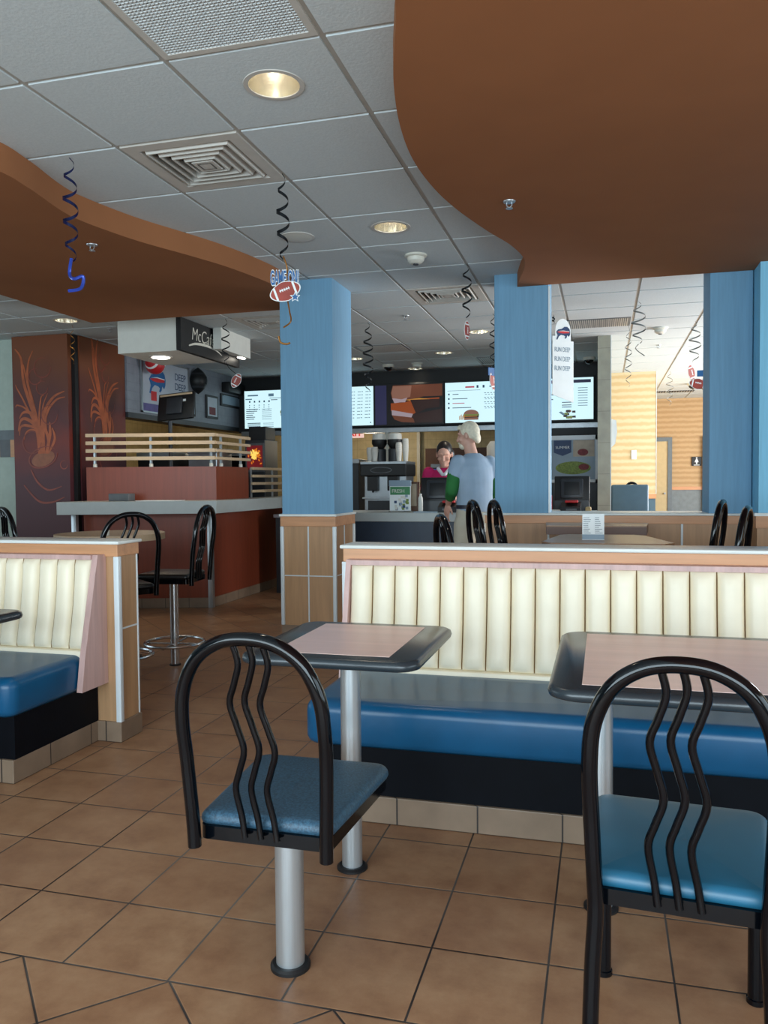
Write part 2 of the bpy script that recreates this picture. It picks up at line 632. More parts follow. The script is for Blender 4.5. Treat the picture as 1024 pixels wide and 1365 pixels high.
def rounded(corners, r, n=5):
    out = []
    m = len(corners)
    for i in range(m):
        p = Vector(corners[i]); a = Vector(corners[i - 1]); b = Vector(corners[(i + 1) % m])
        rr = r[i] if isinstance(r, (list, tuple)) else r
        u = (a - p).normalized(); w = (b - p).normalized()
        ang = u.angle(w)
        d = rr / math.tan(ang / 2)
        s, e = p + u * d, p + w * d
        c = p + (u + w).normalized() * (rr / math.sin(ang / 2))
        a0 = math.atan2(s.y - c.y, s.x - c.x); a1 = math.atan2(e.y - c.y, e.x - c.x)
        da = (a1 - a0 + pi) % (2 * pi) - pi
        for k in range(n + 1):
            t = a0 + da * k / n
            out.append((c.x + rr * math.cos(t), c.y + rr * math.sin(t)))
    return out


def spline(pts, n=8):
    P = [Vector(p) for p in pts]
    out = []
    for i in range(len(P) - 1):
        p0, p1, p2, p3 = P[max(i - 1, 0)], P[i], P[i + 1], P[min(i + 2, len(P) - 1)]
        for k in range(n):
            t = k / n
            out.append(0.5 * ((2 * p1) + (p2 - p0) * t + (2 * p0 - 5 * p1 + 4 * p2 - p3) * t * t + (3 * p1 - p0 - 3 * p2 + p3) * t ** 3))
    out.append(P[-1])
    return out


def text_mesh(name, body, size, mat, parent, mtx, depth=0.002, shear=0.0, offset=0.0, align='LEFT', sx=1.0):
    """lettering drawn in its local XY plane, placed by mtx"""
    c = D.curves.new(name, 'FONT')
    c.body = body
    c.size = size
    c.extrude = depth
    c.shear = shear
    c.offset = offset
    c.align_x = align
    t = D.objects.new(name, c)
    COL.objects.link(t)
    dg = bpy.context.evaluated_depsgraph_get()
    me = D.meshes.new_from_object(t.evaluated_get(dg))
    D.objects.remove(t)
    D.curves.remove(c)
    me.transform(mtx @ Matrix.Diagonal((sx, 1, 1, 1)))
    me.materials.clear()
    me.materials.append(M[mat])
    me.name = name
    o = D.objects.new(name, me)
    COL.objects.link(o)
    o.parent = parent
    return o


FRONT = Matrix.Rotation(pi / 2, 4, 'X')           # local XY -> world XZ, facing -Y
RIGHT = Matrix.Rotation(pi / 2, 4, 'Z') @ FRONT   # facing +X, reading towards +Y
T4 = Matrix.Translation

# ================================================================== SETTING
X0, X1, Y0, Y1, H = -8.6, 4.5, -2.6, 16.0, 2.77
struct(MB().box(X0, X1, Y0, Y1 + 0.3, -0.12, 0).obj('floor', 'floor', smooth=False))

GX, GY, GP = -1.52, 2.632, 0.597
holes = {}   # ceiling cells left free: key (i, j)


def cell_of(x, y):
    return (math.floor((x - GX) / GP), math.floor((y - GY) / GP))


cans = [(-1.21, 2.90), (-1.22, 4.68), (-4.78, 6.44), (-1.22, 8.17), (-1.81, 9.37), (-2.43, 10.55), (-2.94, 9.47)]
for c in cans:
    holes[cell_of(*c)] = ('can', c)
vent_cells = [cell_of(-1.8, 3.5), cell_of(-1.2, 6.45), cell_of(-3.05, 6.85)]
egg_cells = [cell_of(-1.2, 2.4)]
for k in vent_cells + egg_cells:
    holes[k] = ('open', None)

b = MB()
i0, i1 = math.floor((X0 - GX) / GP), math.ceil((X1 - GX) / GP)
j0, j1 = math.floor((Y0 - GY) / GP), math.ceil((Y1 - GY) / GP)
g = 0.012
for i in range(i0, i1):
    for j in range(j0, j1):
        x, y = GX + i * GP, GY + j * GP
        xa, xb, ya, yb = max(x + g, X0), min(x + GP - g, X1), max(y + g, Y0), min(y + GP - g, Y1)
        if xb - xa < 0.02 or yb - ya < 0.02:
            continue
        hk = holes.get((i, j))
        if hk and hk[0] == 'open':
            continue
        if hk and hk[0] == 'can':
            cx, cy = hk[1]
            n = 40
            sq, ci = [], []
            for k in range(n):
                sd, u = divmod(k, n // 4)
                u /= n // 4
                px, py = ((xa + (xb - xa) * u, ya), (xb, ya + (yb - ya) * u), (xb - (xb - xa) * u, yb), (xa, yb - (yb - ya) * u))[sd]
                a = math.atan2(py - cy, px - cx)
                sq.append((px, py)); ci.append((cx + math.cos(a) * 0.1, cy + math.sin(a) * 0.1))
            for (A, B_) in ((sq, ci),):
                va = [b.v((p[0], p[1], H)) for p in A]; vb = [b.v((p[0], p[1], H)) for p in B_]
                vt = [b.v((p[0], p[1], H + 0.03)) for p in A]
                for k in range(n):
                    q = (k + 1) % n
                    b.f([va[k], va[q], vb[q], vb[k]]); b.f([va[k], vt[k], vt[q], va[q]])
            continue
        b.box(xa, xb, ya, yb, H, H + 0.03)
struct(b.obj('ceiling', 'tile_ceiling', smooth=False))
b = MB()
for i in range(i0, i1 + 1):
    x = GX + i * GP
    b.box(x - 0.0125, x + 0.0125, Y0, Y1, H + 0.007, H + 0.035)
for j in range(j0, j1 + 1):
    y = GY + j * GP
    b.box(X0, X1, y - 0.0125, y + 0.0125, H + 0.0072, H + 0.034)
struct(b.obj('trim_1', 'grid', smooth=False))
struct(MB().box(X0, X1, Y0, Y1, 3.3, 3.4).obj('ceiling_deck', 'vent_dark', smooth=False))

# outer walls with window openings


def wall_with_windows_x(name, y0, y1, wins, mat):
    """wall across X with openings (xa, xb, za, zb)"""
    b = MB()
    xs = X0
    for (xa, xb, za, zb) in wins:
        b.box(xs, xa, y0, y1, 0, 3.4)
        b.box(xa, xb, y0, y1, 0, za)
        b.box(xa, xb, y0, y1, zb, 3.4)
        xs = xb
    b.box(xs, X1, y0, y1, 0, 3.4)
    return struct(b.obj(name, mat, smooth=False))


def wall_with_windows_y(name, x0, x1, wins, mat):
    b = MB()
    ys = Y0
    for (ya, yb, za, zb) in wins:
        b.box(x0, x1, ys, ya, 0, 3.4)
        b.box(x0, x1, ya, yb, 0, za)
        b.box(x0, x1, ya, yb, zb, 3.4)
        ys = yb
    b.box(x0, x1, ys, Y1, 0, 3.4)
    return struct(b.obj(name, mat, smooth=False))


wall_with_windows_x('wall_near', Y0 - 0.15, Y0, [(-4.2, -1.9, 0.5, 2.4), (-1.7, 0.6, 0.5, 2.4), (0.8, 3.1, 0.5, 2.4)], 'wall_green')
wall_with_windows_y('wall_right', X1, X1 + 0.15, [(-1.1, 3.5, 0.6, 2.4), (7.4, 10.4, 0.6, 2.4), (10.7, 13.8, 0.6, 2.4)], 'paper_yellow')
wall_with_windows_y('wall_left', X0 - 0.15, X0, [(1.0, 5.0, 0.7, 2.4)], 'wall_green')
nw = 0
for (kind, a, c, za, zb, p) in [('x', -4.2, -1.9, .5, 2.4, Y0), ('x', -1.7, .6, .5, 2.4, Y0), ('x', .8, 3.1, .5, 2.4, Y0),
                                ('y', -1.1, 3.5, .6, 2.4, X1), ('y', 7.4, 10.4, .6, 2.4, X1), ('y', 10.7, 13.8, .6, 2.4, X1), ('y', 1.0, 5.0, .7, 2.4, X0)]:
    nw += 1
    b = MB()
    t, d0, d1 = 0.05, -0.1, -0.04
    if kind == 'y' and p > 0:
        d0, d1 = 0.04, 0.1
    m_ = (a + c) / 2
    bars = [(a, a + t, za, zb), (c - t, c, za, zb), (m_ - t / 2, m_ + t / 2, za, zb), (a, c, za, za + t), (a, c, zb - t, zb)]
    for (u0, u1, z0, z1) in bars:
        if kind == 'x':
            b.box(u0, u1, p + d0, p + d1, z0, z1)
        else:
            b.box(p + d0, p + d1, u0, u1, z0, z1)
    struct(b.obj('window_%d' % nw, 'alu', smooth=False))
struct(MB().box(0.72, X1, Y1 - 0.0, Y1 + 0.12, 1.10, 3.4).obj('wall_far', 'paper_tan', smooth=False))
struct(MB().box(0.72, X1, Y1 - 0.005, Y1 + 0.12, 0, 1.06).obj('wall_far_lower', 'grey_wains', smooth=False))
struct(MB().box(0.72, X1, Y1 - 0.03, Y1 + 0.1, 1.06, 1.12).obj('trim_2', 'maple_trim', smooth=False))
# kitchen back wall, side walls
b = MB()
b.box(X0, 0.08, 13.0, 13.15, 0, 3.4)
struct(b.obj('wall_kitchen', 'kitchen_tile', smooth=False))
struct(MB().box(X0, -7.4, 7.2, 13.0, 0, 3.4).obj('wall_kitchen_left', 'kitchen_tile', smooth=False))
# partition with stone end beside the counter
struct(MB().box(-0.055, 0.075, 8.8, 13.2, 0, H + .006).obj('wall_partition', 'pillar_tile', smooth=False))
struct(MB().box(0.0752, 0.083, 8.80, 8.82, 0, H).obj('trim_3', 'white_trim', smooth=False))
# yellow papered wall and corridor
struct(MB().box(0.083, 0.716, 11.9, 16.0, 1.05, H + .006).obj('wall_yellow', 'paper_yellow', smooth=False))
struct(MB().box(0.083, 0.712, 11.905, 16.0, 0, 0.99).obj('wall_yellow_lower', 'blue_grey', smooth=False))
struct(MB().box(0.083, 0.722, 11.88, 16.0, 0.99, 1.055).obj('trim_4', 'maple_trim', smooth=False))
struct(MB().box(0.7165, 0.724, 11.895, 11.91, 1.056, H).obj('trim_5', 'white_trim', smooth=False))
# tan door at the corridor end
dr = struct(MB().box(0.80, 1.17, 15.95, 15.99, 0.01, 1.97).obj('door_1', 'door_tan', smooth=False))
b = MB()
b.box(0.74, 0.8, 15.93, 15.996, 0, 2.04); b.box(1.17, 1.245, 15.93, 15.996, 0, 2.04); b.box(0.74, 1.245, 15.928, 15.996, 1.97, 2.045)
b.obj('door_frame', 'door_frame', dr, smooth=False)
b = MB(); b.box(1.10, 1.13, 15.90, 15.95, 0.98, 1.01); b.obj('door_handle', 'steel', dr)
dr2 = struct(MB().box(1.88, 2.7, 15.95, 15.99, 0.01, 1.97).obj('door_2', 'door_tan', smooth=False))
b = MB()
b.box(1.79, 1.88, 15.92, 15.996, 0, 2.04); b.box(2.7, 2.78, 15.92, 15.996, 0, 2.04); b.box(1.79, 2.78, 15.918, 15.996, 1.97, 2.045)
b.obj('door_frame', 'door_frame', dr2, smooth=False)
# pale wall at the far left behind the mural
struct(MB().box(X0, -5.83, 7.1, 7.2, 0, H + .006).obj('wall_back_left', 'wall_green', smooth=False))
struct(MB().box(X0, -5.84, 7.08, 7.1, 1.73, 1.83).obj('trim_6', 'door_frame', smooth=False))
b = MB(); b.mi = 0
for k in range(20):
    b.mi = k % 2
    b.box(-5.97 - 0.13 * k, -5.84 - 0.13 * k, 7.085, 7.1, 1.55, 1.73)
struct(b.obj('trim_7', ['maple_trim', 'mid_grey'], smooth=False))

# ------------------------------------------------------------------ soffits
cv = spline([(-2.95, 1.2, 0), (-2.72, 2.2, 0), (-2.58, 2.95, 0), (-2.585, 3.22, 0), (-2.645, 3.55, 0), (-2.64, 3.75, 0), (-2.56, 4.1, 0), (-2.43, 4.44, 0), (-2.33, 4.73, 0), (-2.25, 5.1, 0), (-2.22, 5.4, 0), (-2.22, 6.05, 0)], 8)
poly = [(p.x, p.y) for p in cv] + [(-4.23, 6.05), (-4.23, 1.2)]
struct(MB().prism(poly, 2.64, H).obj('ceiling_soffit', 'soffit', angle=30))
cv = spline([(-0.2, -2.6, 0), (-0.22, -1.0, 0), (-0.3, 0.6, 0), (-0.45, 1.7, 0), (-0.59, 2.34, 0), (-0.655, 2.58, 0), (-0.72, 2.82, 0), (-0.78, 3.15, 0), (-0.808, 3.5, 0), (-0.79, 3.86, 0), (-0.735, 4.2, 0), (-0.633, 4.6, 0), (-0.54, 4.9, 0), (-0.49, 5.2, 0), (-0.505, 5.45, 0), (-0.56, 5.72, 0), (-0.606, 5.975, 0)], 8)
poly = [(p.x, p.y) for p in cv] + [(X1, 5.975), (X1, -2.6)]
struct(MB().prism(poly, 2.67, H).obj('ceiling_soffit', 'soffit', angle=30))


# ------------------------------------------------------------------ columns
def column(label, x0, x1, y0, y1, zt=H + .006, wx=True):
    t = thing('column', label, 'column', ((x0 + x1) / 2, (y0 + y1) / 2, 0))
    cx, cy = (x0 + x1) / 2, (y0 + y1) / 2
    hx, hy = (x1 - x0) / 2, (y1 - y0) / 2
    MB().box(-hx, hx, -hy, hy, 1.01, zt, 0.006).obj('shaft', 'column', t, smooth=False)
    if wx:
        MB().box(-hx + .002, hx - .002, -hy + .002, hy - .002, 0.17, 0.93).obj('wainscot', 'maple', t, smooth=False)
        MB().box(-hx - .012, hx + .012, -hy - .012, hy + .012, 0.925, 1.0, .003).obj('cap_rail', 'maple_trim', t, smooth=False)
        MB().box(-hx - .02, hx + .02, -hy - .02, hy + .02, 1.0, 1.018, .004).obj('ledge', 'ledge', t, smooth=False)
        for (sx, sy) in ((-1, -1), (1, -1), (1, 1), (-1, 1)):
            b = MB()
            b.box(sx * hx - .014, sx * hx + .014, sy * hy - .014, sy * hy + .014, 0.17, 0.925, .006)
            b.obj('corner_strip', 'white_trim', t)
        b = MB()
        b.box(-.005, .005, -hy - .003, hy + .003, .17, .925); b.box(-hx - .003, hx + .003, -.005, .005, .17, .925)
        b.box(-hx - .0025, hx + .0025, -hy - .0025, hy + .0025, .545, .553)
        b.obj('panel_joint', 'white_trim', t, smooth=False)
        MB().box(-hx - .01, hx + .01, -hy - .01, hy + .01, 0, .17, .003).obj('base_tile', 'base_tile', t, smooth=False)
    return t


column('free-standing blue column with maple wainscot beside the cherry bar', -2.36, -1.94, 5.70, 6.17)
column('blue column half under the brown soffit, at the left end of the back half wall', -0.776, -0.385, 5.985, 6.37, wx=False)
column('shaded blue column standing on the right end of the back half wall', 0.71, 0.985, 5.985, 6.37, zt=2.776, wx=False)
struct(MB().box(0.99, 2.6, 5.76, 6.4, 1.03, H).obj('wall_right_pier', 'blue_lit', smooth=False))
b = MB(); b.box(0.98, 2.6, 5.745, 6.4, 0.0, 0.93)
struct(b.obj('wall_right_pier_lower', 'maple', smooth=False))
struct(MB().box(0.97, 2.6, 5.73, 6.4, 0.93, 1.01).obj('trim_8', 'maple_trim', smooth=False))
struct(MB().box(0.96, 2.6, 5.72, 6.4, 1.01, 1.03).obj('trim_9', 'ledge', smooth=False))
struct(MB().box(-0.385, -0.372, 5.98, 6.0, 1.02, 2.66).obj('trim_10', 'white_trim', smooth=False))


# ------------------------------------------------------------------ half walls
def half_wall(label, x0, x1, y0, y1, zt, strips, ends=()):
    t = thing('half_wall', label, 'half wall', (x0, y0, 0))
    L, W = x1 - x0, y1 - y0
    MB().box(0, L, 0, W, .1, zt - .06).obj('panel', 'maple', t, smooth=False)
    MB().box(-.008, L + .008, -.01, W + .01, zt - .075, zt - .017, .002).obj('top_rail', 'maple_trim', t, smooth=False)
    MB().box(-.022, L + .022, -.022, W + .022, zt - .017, zt, .006).obj('ledge', 'ledge', t)
    MB().box(-.01, L + .01, -.01, W + .01, 0, .1, .003).obj('base_tile', 'base_tile', t, smooth=False)
    for s in strips:
        MB().box(s - x0 - .007, s - x0 + .007, -.005, W + .005, .1, zt - .075).obj('panel_joint', 'white_trim', t, smooth=False)
    for e in ends:
        ex = 0 if e == 'L' else L
        for yy in (0, W):
            sw = .014 if yy == 0 else .005
            MB().box(ex - sw, ex + sw, yy - sw, yy + sw, .1, zt - .075, .003).obj('corner_strip', 'white_trim', t)
        b = MB(); b.box(ex - .003, ex + .003, 0, W, .548, .556); b.obj('panel_joint', 'white_trim', t, smooth=False)
    return t


half_wall('maple half wall with white ledge behind the left booth bench', -5.6, -2.265, 3.395, 3.56, .982, (-3.2, -4.2), 'R')
half_wall('maple half wall with white ledge behind the long middle booth bench', -1.105, 3.4, 3.395, 3.56, .978, (), 'L')
half_wall('maple half wall under the two rear blue columns', -0.84, .98, 5.97, 6.4, 1.018, (-.385, .534))


# ------------------------------------------------------------------ booth benches
def booth(label, x0, x1, side):
    """bench facing the camera against its half wall; side = which end shows ('L' or 'R')"""
    t = thing('booth_bench', label, 'booth bench', (x0, 2.8, 0))
    L = x1 - x0
    yb = 0.59
    MB().box(0.0, L, 0.012, yb, .1, .30).obj('kick_panel', 'black_lam', t, smooth=False)
    MB().box(-.0, L, 0.0, yb + .005, 0, .1, .003).obj('base_tile', 'base_tile', t, smooth=False)
    # seat cushion
    ov = 0.055 if side == 'L' else 0.022
    xa, xb = (-ov if side == 'L' else 0), (L + ov if side == 'R' else L)
    poly = rounded([(xa, -.035), (xb, -.035), (xb, .5), (xa, .5)], .06, 6)
    MB().pillow(poly, .285, .452, .045, 0.012, 5).obj('seat_cushion', 'blue_vinyl', t, angle=60)
    # channel-tufted backrest
    ins = .035
    cx0, cx1 = (-.04 if side == 'L' else 0), (L + .028 if side == 'R' else L)
    b = MB()
    nch = max(1, round((cx1 - cx0) / .0985))
    w = (cx1 - cx0) / nch
    zs = [.475, .478, .486, .50, .54, .60, .68, .76, .83, .868, .885, .893, .897]
    ss = (0, .025, .07, .15, .3, .5, .7, .85, .93, .975)
    seg = len(ss)
    rows = []
    for iz, z in enumerate(zs):
        row = []
        u = (z - .475) / (.897 - .475)
        ycen = .475 + .065 * u + .012 * math.sin(pi * u)
        endf = min(1.0, max(0.0, min((z - .473) / .03, (.899 - z) / .03))) ** 0.5
        for c in range(nch):
            for s in ss:
                bulge = (1 - abs(2 * s - 1) ** 4) * .036 * endf
                row.append((cx0 + (c + s) * w, ycen - bulge, z))
        row.append((cx1, ycen, z))
        rows.append(row)
    back = [[(p[0], .578, p[2]) for p in rows[0]]]
    b.loft([[(p[0], .578, zs[0]) for p in rows[0]]] + rows + [[(p[0], .578, zs[-1]) for p in rows[0]]], cap=False, closed=False)
    for fc in b.bm.faces:      # darker tan faces along the seams between channels
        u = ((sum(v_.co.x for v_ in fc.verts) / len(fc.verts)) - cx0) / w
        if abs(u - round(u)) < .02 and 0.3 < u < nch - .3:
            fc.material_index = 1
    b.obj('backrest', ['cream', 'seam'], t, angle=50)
    # plain lower band
    MB().box(cx0, cx1, .445, .56, .425, .473, .012).obj('lower_band', 'cream', t)
    # frame and end panel
    b = MB(); b.box(cx0, cx1, .515, .594, .897, .918)
    b.obj('top_frame', 'pink_wood', t, smooth=False)
    prof = [(.594, .29), (.39, .29), (.415, .44), (.53, .918), (.594, .918)]
    if side == 'R':
        MB().prism_yz(prof, cx1, cx1 + .03).obj('end_panel', 'pink_wood', t, smooth=False)
    else:
        MB().prism_yz(prof, cx0 - .022, cx0).obj('end_panel', 'pink_wood', t, smooth=False)
    return t


booth('left booth bench with blue cushion and cream channel back, at the left edge', -5.4, -2.385, 'R')
booth('long middle booth bench with blue cushion and cream channel back behind two tables', -1.02, 3.4, 'L')


# ------------------------------------------------------------------ chairs
def chair(kind, name, label, loc, rz, seat_mat, seat_z=.455, group=None):
    """faces local +Y; kind: 'post', 'legs' or 'stool'"""
    t = thing(name, label, 'stool' if kind == 'stool' else 'chair', loc, rz, group)
    sz = seat_z
    fw, bw, d0, d1 = .205, .172, -.235, .235
    if kind == 'stool':
        fw, d0, d1 = .19, -.195, .195
    poly = rounded([(-bw, d0 + .03), (bw, d0 + .03), (fw, d1), (-fw, d1)], [.02, .02, .045, .045], 5)
    MB().pillow(poly, sz - .035, sz, .02, .004, 4).obj('seat', seat_mat, t, angle=60)
    poly2 = rounded([(-bw + .004, d0 + .026), (bw - .004, d0 + .026), (fw - .012, d1 - .012), (-fw + .012, d1 - .012)], .02, 4)
    MB().prism(poly2, sz - .066, sz - .033).obj('seat_frame', 'black_metal', t, angle=40)
    # bent tube back
    yb = d0
    zt = sz + .446
    lo = sz - .074
    half = [(-.168, yb, lo), (-.170, yb - .004, sz), (-.176, yb - .016, sz + .14), (-.178, yb - .031, sz + .24), (-.168, yb - .04, sz + .32), (-.132, yb - .048, sz + .392), (-.072, yb - .052, sz + .434), (0, yb - .054, zt)]
    if kind == 'legs':
        half = [(-.181, yb - .02, 0), (-.175, yb - .004, .25)] + [(x, y, z + .008 if z > sz + .3 else z) for x, y, z in half]
    if kind == 'legs':
        half = [(x * .95, y, z) for x, y, z in half]
    path = half + [(-x, y, z) for x, y, z in reversed(half[:-1])]
    MB().tube(spline(path, 7), .0165, 12).obj('back_frame', 'black_metal', t, angle=60)
    # three wavy spindles
    fr = [(0, 0), (.10, -.007), (.25, -.019), (.35, -.006), (.46, .009), (.58, -.004), (.70, -.018), (.80, -.003), (.905, .011), (1, .002)]
    for s in (-1, 0, 1):
        xs = s * .041
        ztop = zt + (.008 if kind == 'legs' else 0) - .004 - abs(s) * .010
        pts = []
        for f_, o_ in fr:
            z = sz - .045 + (ztop - sz + .045) * f_
            u = max(0.0, (z - sz) / .446)
            y = yb + .012 - .066 * u ** 1.15
            pts.append((xs * (1 - .1 * f_) + o_, y, z))
        MB().tube(spline(pts, 5), .0082, 8).obj('spindle', 'black_metal', t, angle=60)
    if kind == 'post':
        MB().lathe([(.037, .0), (.037, sz - .066)], 0, -.05, 28).obj('post', 'alu', t)
        MB().lathe([(.052, 0), (.052, .008), (.046, .014), (.037, .014)], 0, -.05, 28).obj('post_collar', 'black', t)
        MB().box(-.1, .1, -.1, .1, sz - .082, sz - .066).obj('swivel_plate', 'black', t, smooth=False)
    elif kind == 'stool':
        MB().lathe([(.03, .0), (.03, sz - .066)], seg=24).obj('post', 'chrome', t)
        MB().lathe([(.04, 0), (.04, .006), (.034, .012), (.03, .012)], seg=24).obj('post_collar', 'black', t)
        n = 40
        rg = MB().tube([(.20 * math.cos(2 * pi * k / n), .20 * math.sin(2 * pi * k / n), .16) for k in range(n)], .011, 8, closed=True).obj('foot_ring', 'chrome', t)
        b = MB()
        b.tube([(-.2, 0, .15), (.2, 0, .15)], .008, 8); b.tube([(0, -.2, .15), (0, .2, .15)], .008, 8)
        b.obj('spoke', 'chrome', rg)
    else:
        for s in (-1, 1):
            MB().lathe([(.022, 0), (.022, .012), (.019, .014), (.019, sz - .06)], s * (fw - .028), d1 - .04, 16).obj('leg', 'black_metal', t)
        b = MB(); b.box(-fw + .03, fw - .03, d1 - .05, d1 - .03, sz - .1, sz - .07); b.obj('stretcher', 'black_metal', t, smooth=False)
    return t


chair('post', 'dining_chair', 'black wavy-back chair with worn speckled blue seat on a steel floor post', (-.782, 1.955, 0), 0.0, 'blue_fabric')
chair('legs', 'dining_chair', 'black wavy-back chair with smooth teal seat and four legs, nearest on the right', (.164, 1.868, 0), math.radians(-4.5), 'teal_vinyl')

# stool by the bar and the chairs around it
chair('stool', 'bar_stool', 'black wavy-back stool with chrome foot ring standing in the aisle before the cherry bar', (-2.86, 4.95, 0), math.radians(97), 'black_vinyl', .65)
chair('stool', 'bar_stool', 'black stool back rising behind the right end of the left half wall', (-2.99, 4.5, 0), math.radians(52), 'black_vinyl', .625)
chair('stool', 'bar_stool', 'black stool back cut by the left edge above the left half wall', (-3.65, 4.6, 0), math.radians(-30), 'black_vinyl', .655)
chair('stool', 'bar_stool', 'black stool back nearest the left blue column, left of the khaki trousers', (-.57, 4.12, 0), math.radians(-66), 'black_vinyl', .63)
chair('stool', 'bar_stool', 'black stool back in front of the khaki trousers of the customer', (-.52, 4.85, 0), math.radians(-68), 'black_vinyl', .685)
chair('stool', 'bar_stool', 'black stool back overlapping the lower left of the middle blue column', (-.48, 5.5, 0), math.radians(-68), 'black_vinyl', .67)
chair('stool', 'bar_stool', 'black stool back in front of the shaded right column', (.44, 5.15, 0), math.radians(74), 'black_vinyl', .675)
chair('stool', 'bar_stool', 'black stool back furthest right above the middle half wall', (.44, 4.3, 0), math.radians(74), 'black_vinyl', .665)


# ------------------------------------------------------------------ tables
def table(label, x0, x1, y0, y1, z, posts, r=.06, edge=.095):
    cx, cy = (x0 + x1) / 2, (y0 + y1) / 2
    t = thing('dining_table', label, 'table', (cx, cy, 0))
    hx, hy = (x1 - x0) / 2, (y1 - y0) / 2
    poly = rounded([(-hx, -hy), (hx, -hy), (hx, hy), (-hx, hy)], r, 8)
    n = len(poly)
    b = MB()

    def ring(ins, zz):
        return [(p[0] * (1 - ins / hx), p[1] * (1 - ins / hy), zz) for p in poly]
    b.loft([ring(.012, z - .032), ring(.003, z - .028), ring(0, z - .018), ring(.003, z - .006), ring(.012, z)])
    b.obj('tabletop', 'black_edge', t, angle=50)
    MB().box(-hx + edge, hx - edge, -hy + .062, hy - .055, z - .003, z + .0012).obj('inlay', 'pink_top', t, smooth=False)
    for (px, py) in posts:
        MB().lathe([(.033, .0), (.033, z - .035)], px - cx, py - cy, 28).obj('post', 'alu', t)
        MB().lathe([(.05, 0), (.05, .006), (.042, .012), (.033, .012)], px - cx, py - cy, 28).obj('post_collar', 'black', t)
        b = MB(); b.box(px - cx - .12, px - cx + .12, py - cy - .12, py - cy + .12, z - .042, z - .032)
        b.obj('mounting_plate', 'black', t, smooth=False)
    return t


table('square pink-topped black-edged table on one steel post, left of centre', -1.06, -.505, 2.18, 2.785, .745, [(-.787, 2.455)])
table('wide pink-topped black-edged table at the right, behind the teal-seated chair', -.135, 1.0, 1.985, 2.79, .745, [(-.004, 2.4), (.86, 2.4)], r=.075, edge=.085)
t = table('black-edged table end poking in at the left edge before the left booth', -3.3, -2.27, 2.16, 2.78, .745, [(-2.5, 2.45)])


def high_table(name, label, poly, z, thick, mtop, cx, cy):
    t = thing(name, label, 'table', (cx, cy, 0))
    MB().prism(poly, z - .008, z).obj('tabletop', mtop, t, smooth=False)
    MB().prism(poly, z - thick, z - .008).obj('edge_band', 'table_dark' if mtop != 'tan_wood' else 'tan_wood', t, smooth=False)
    MB().lathe([(.035, .012), (.035, z - thick)], 0, 0, 20).obj('post', 'alu', t)
    MB().lathe([(.2, 0), (.2, .008), (.06, .02), (.035, .02)], 0, 0, 28).obj('base_plate', 'black', t)
    return t


high_table('high_table', 'brown high table with clipped corners behind the middle half wall', [(-.29, -.38), (.29, -.38), (.34, -.3), (.22, .26), (.16, .33), (-.22, .33), (-.27, .28), (-.34, -.3)], .925, .03, 'table_brown', .02, 4.72)
high_table('high_table', 'dark-edged high table just in front of the rear half wall', [(-.33, -.2), (.3, -.2), (.33, .2), (-.36, .2)], .96, .06, 'table_brown', -.03, 5.58)
n = 36
high_table('round_table', 'round wooden high table behind the left half wall', [(.38 * math.cos(2 * pi * k / n), .38 * math.sin(2 * pi * k / n)) for k in range(n)], .905, .045, 'tan_wood', -3.42, 5.05)
tag(MB().lathe([(.018, .906), (.02, .908), (.02, .94), (.012, .95)], -3.28, 4.8, 12).obj('salt_shaker', 'plastic_white'), 'tiny white shaker on the round table behind the left booth', 'shaker')
# tented card
t = thing('table_card', 'folded white printed card standing on the brown high table', 'card', (-.045, 4.62, .925))
b = MB(); b.prism_yz([(-.035, 0), (-.031, 0), (0, .135), (.031, 0), (.035, 0), (0, .142)], -.066, .052); b.obj('card', 'white_card', t, smooth=False)
b = MB()
for k in range(9):
    z = .12 - k * .0105
    y = -.035 + .035 * (z / .142) - .0015
    for (xa, xb) in ((-.06, -.06 + random.uniform(.025, .048)), (.002, .002 + random.uniform(.02, .043))):
        b.box(xa, xb, y - .0006, y + .0006, z, z + .003)
b.obj('printed_lines', 'paper_grey', t, smooth=False)
b = MB(); b.box(-.066, .052, -.0345, -.031, .002, .03); b.obj('blue_band', 'poster_blue', t, smooth=False)

# ------------------------------------------------------------------ cherry bar
SK = .3   # the bar front runs at a slight angle


def bk(x, y):
    return (x, y + SK * x)


t = thing('bar_counter', 'cherry wood bar with thick grey top and raised back panel', 'bar counter', (-3.82, 7.36, 0))
b = MB(); b.prism([bk(-1.22, 0), (0, 0), (0, 2.5), (-.1, 2.5), bk(-.1, .12), bk(-1.22, .12)], .1, .97); b.obj('front_panel', 'cherry', t, smooth=False)
b = MB(); b.prism([bk(-1.225, -.008), (.008, -.008), (.008, 2.5), (-.1, 2.5), bk(-.1, .12), bk(-1.225, .12)], 0, .1); b.obj('base_tile', 'base_tile', t, smooth=False)
b = MB(); b.prism([(-1.18, -.83), (.26, -.39), (.26, 2.5), (-.1, 2.5), bk(-.1, .3), bk(-1.26, .3), (-1.26, -.6)], .97, 1.09); b.obj('counter_top', 'grey_top', t, smooth=False)
b = MB(); b.prism([bk(-1.22, .06), bk(.03, .06), (.03, .84), (-.05, .84), bk(-.05, .14), bk(-1.22, .14)], 1.09, 1.43); b.obj('riser_panel', 'cherry', t, smooth=False)
MB().box(-.03, .02, -.03, .02, 0, .97, .004).obj('corner_post', 'alu', t)
MB().box(-1.15, -1.1, -.66, -.61, 0, .97, .004).obj('end_post', 'alu', t)
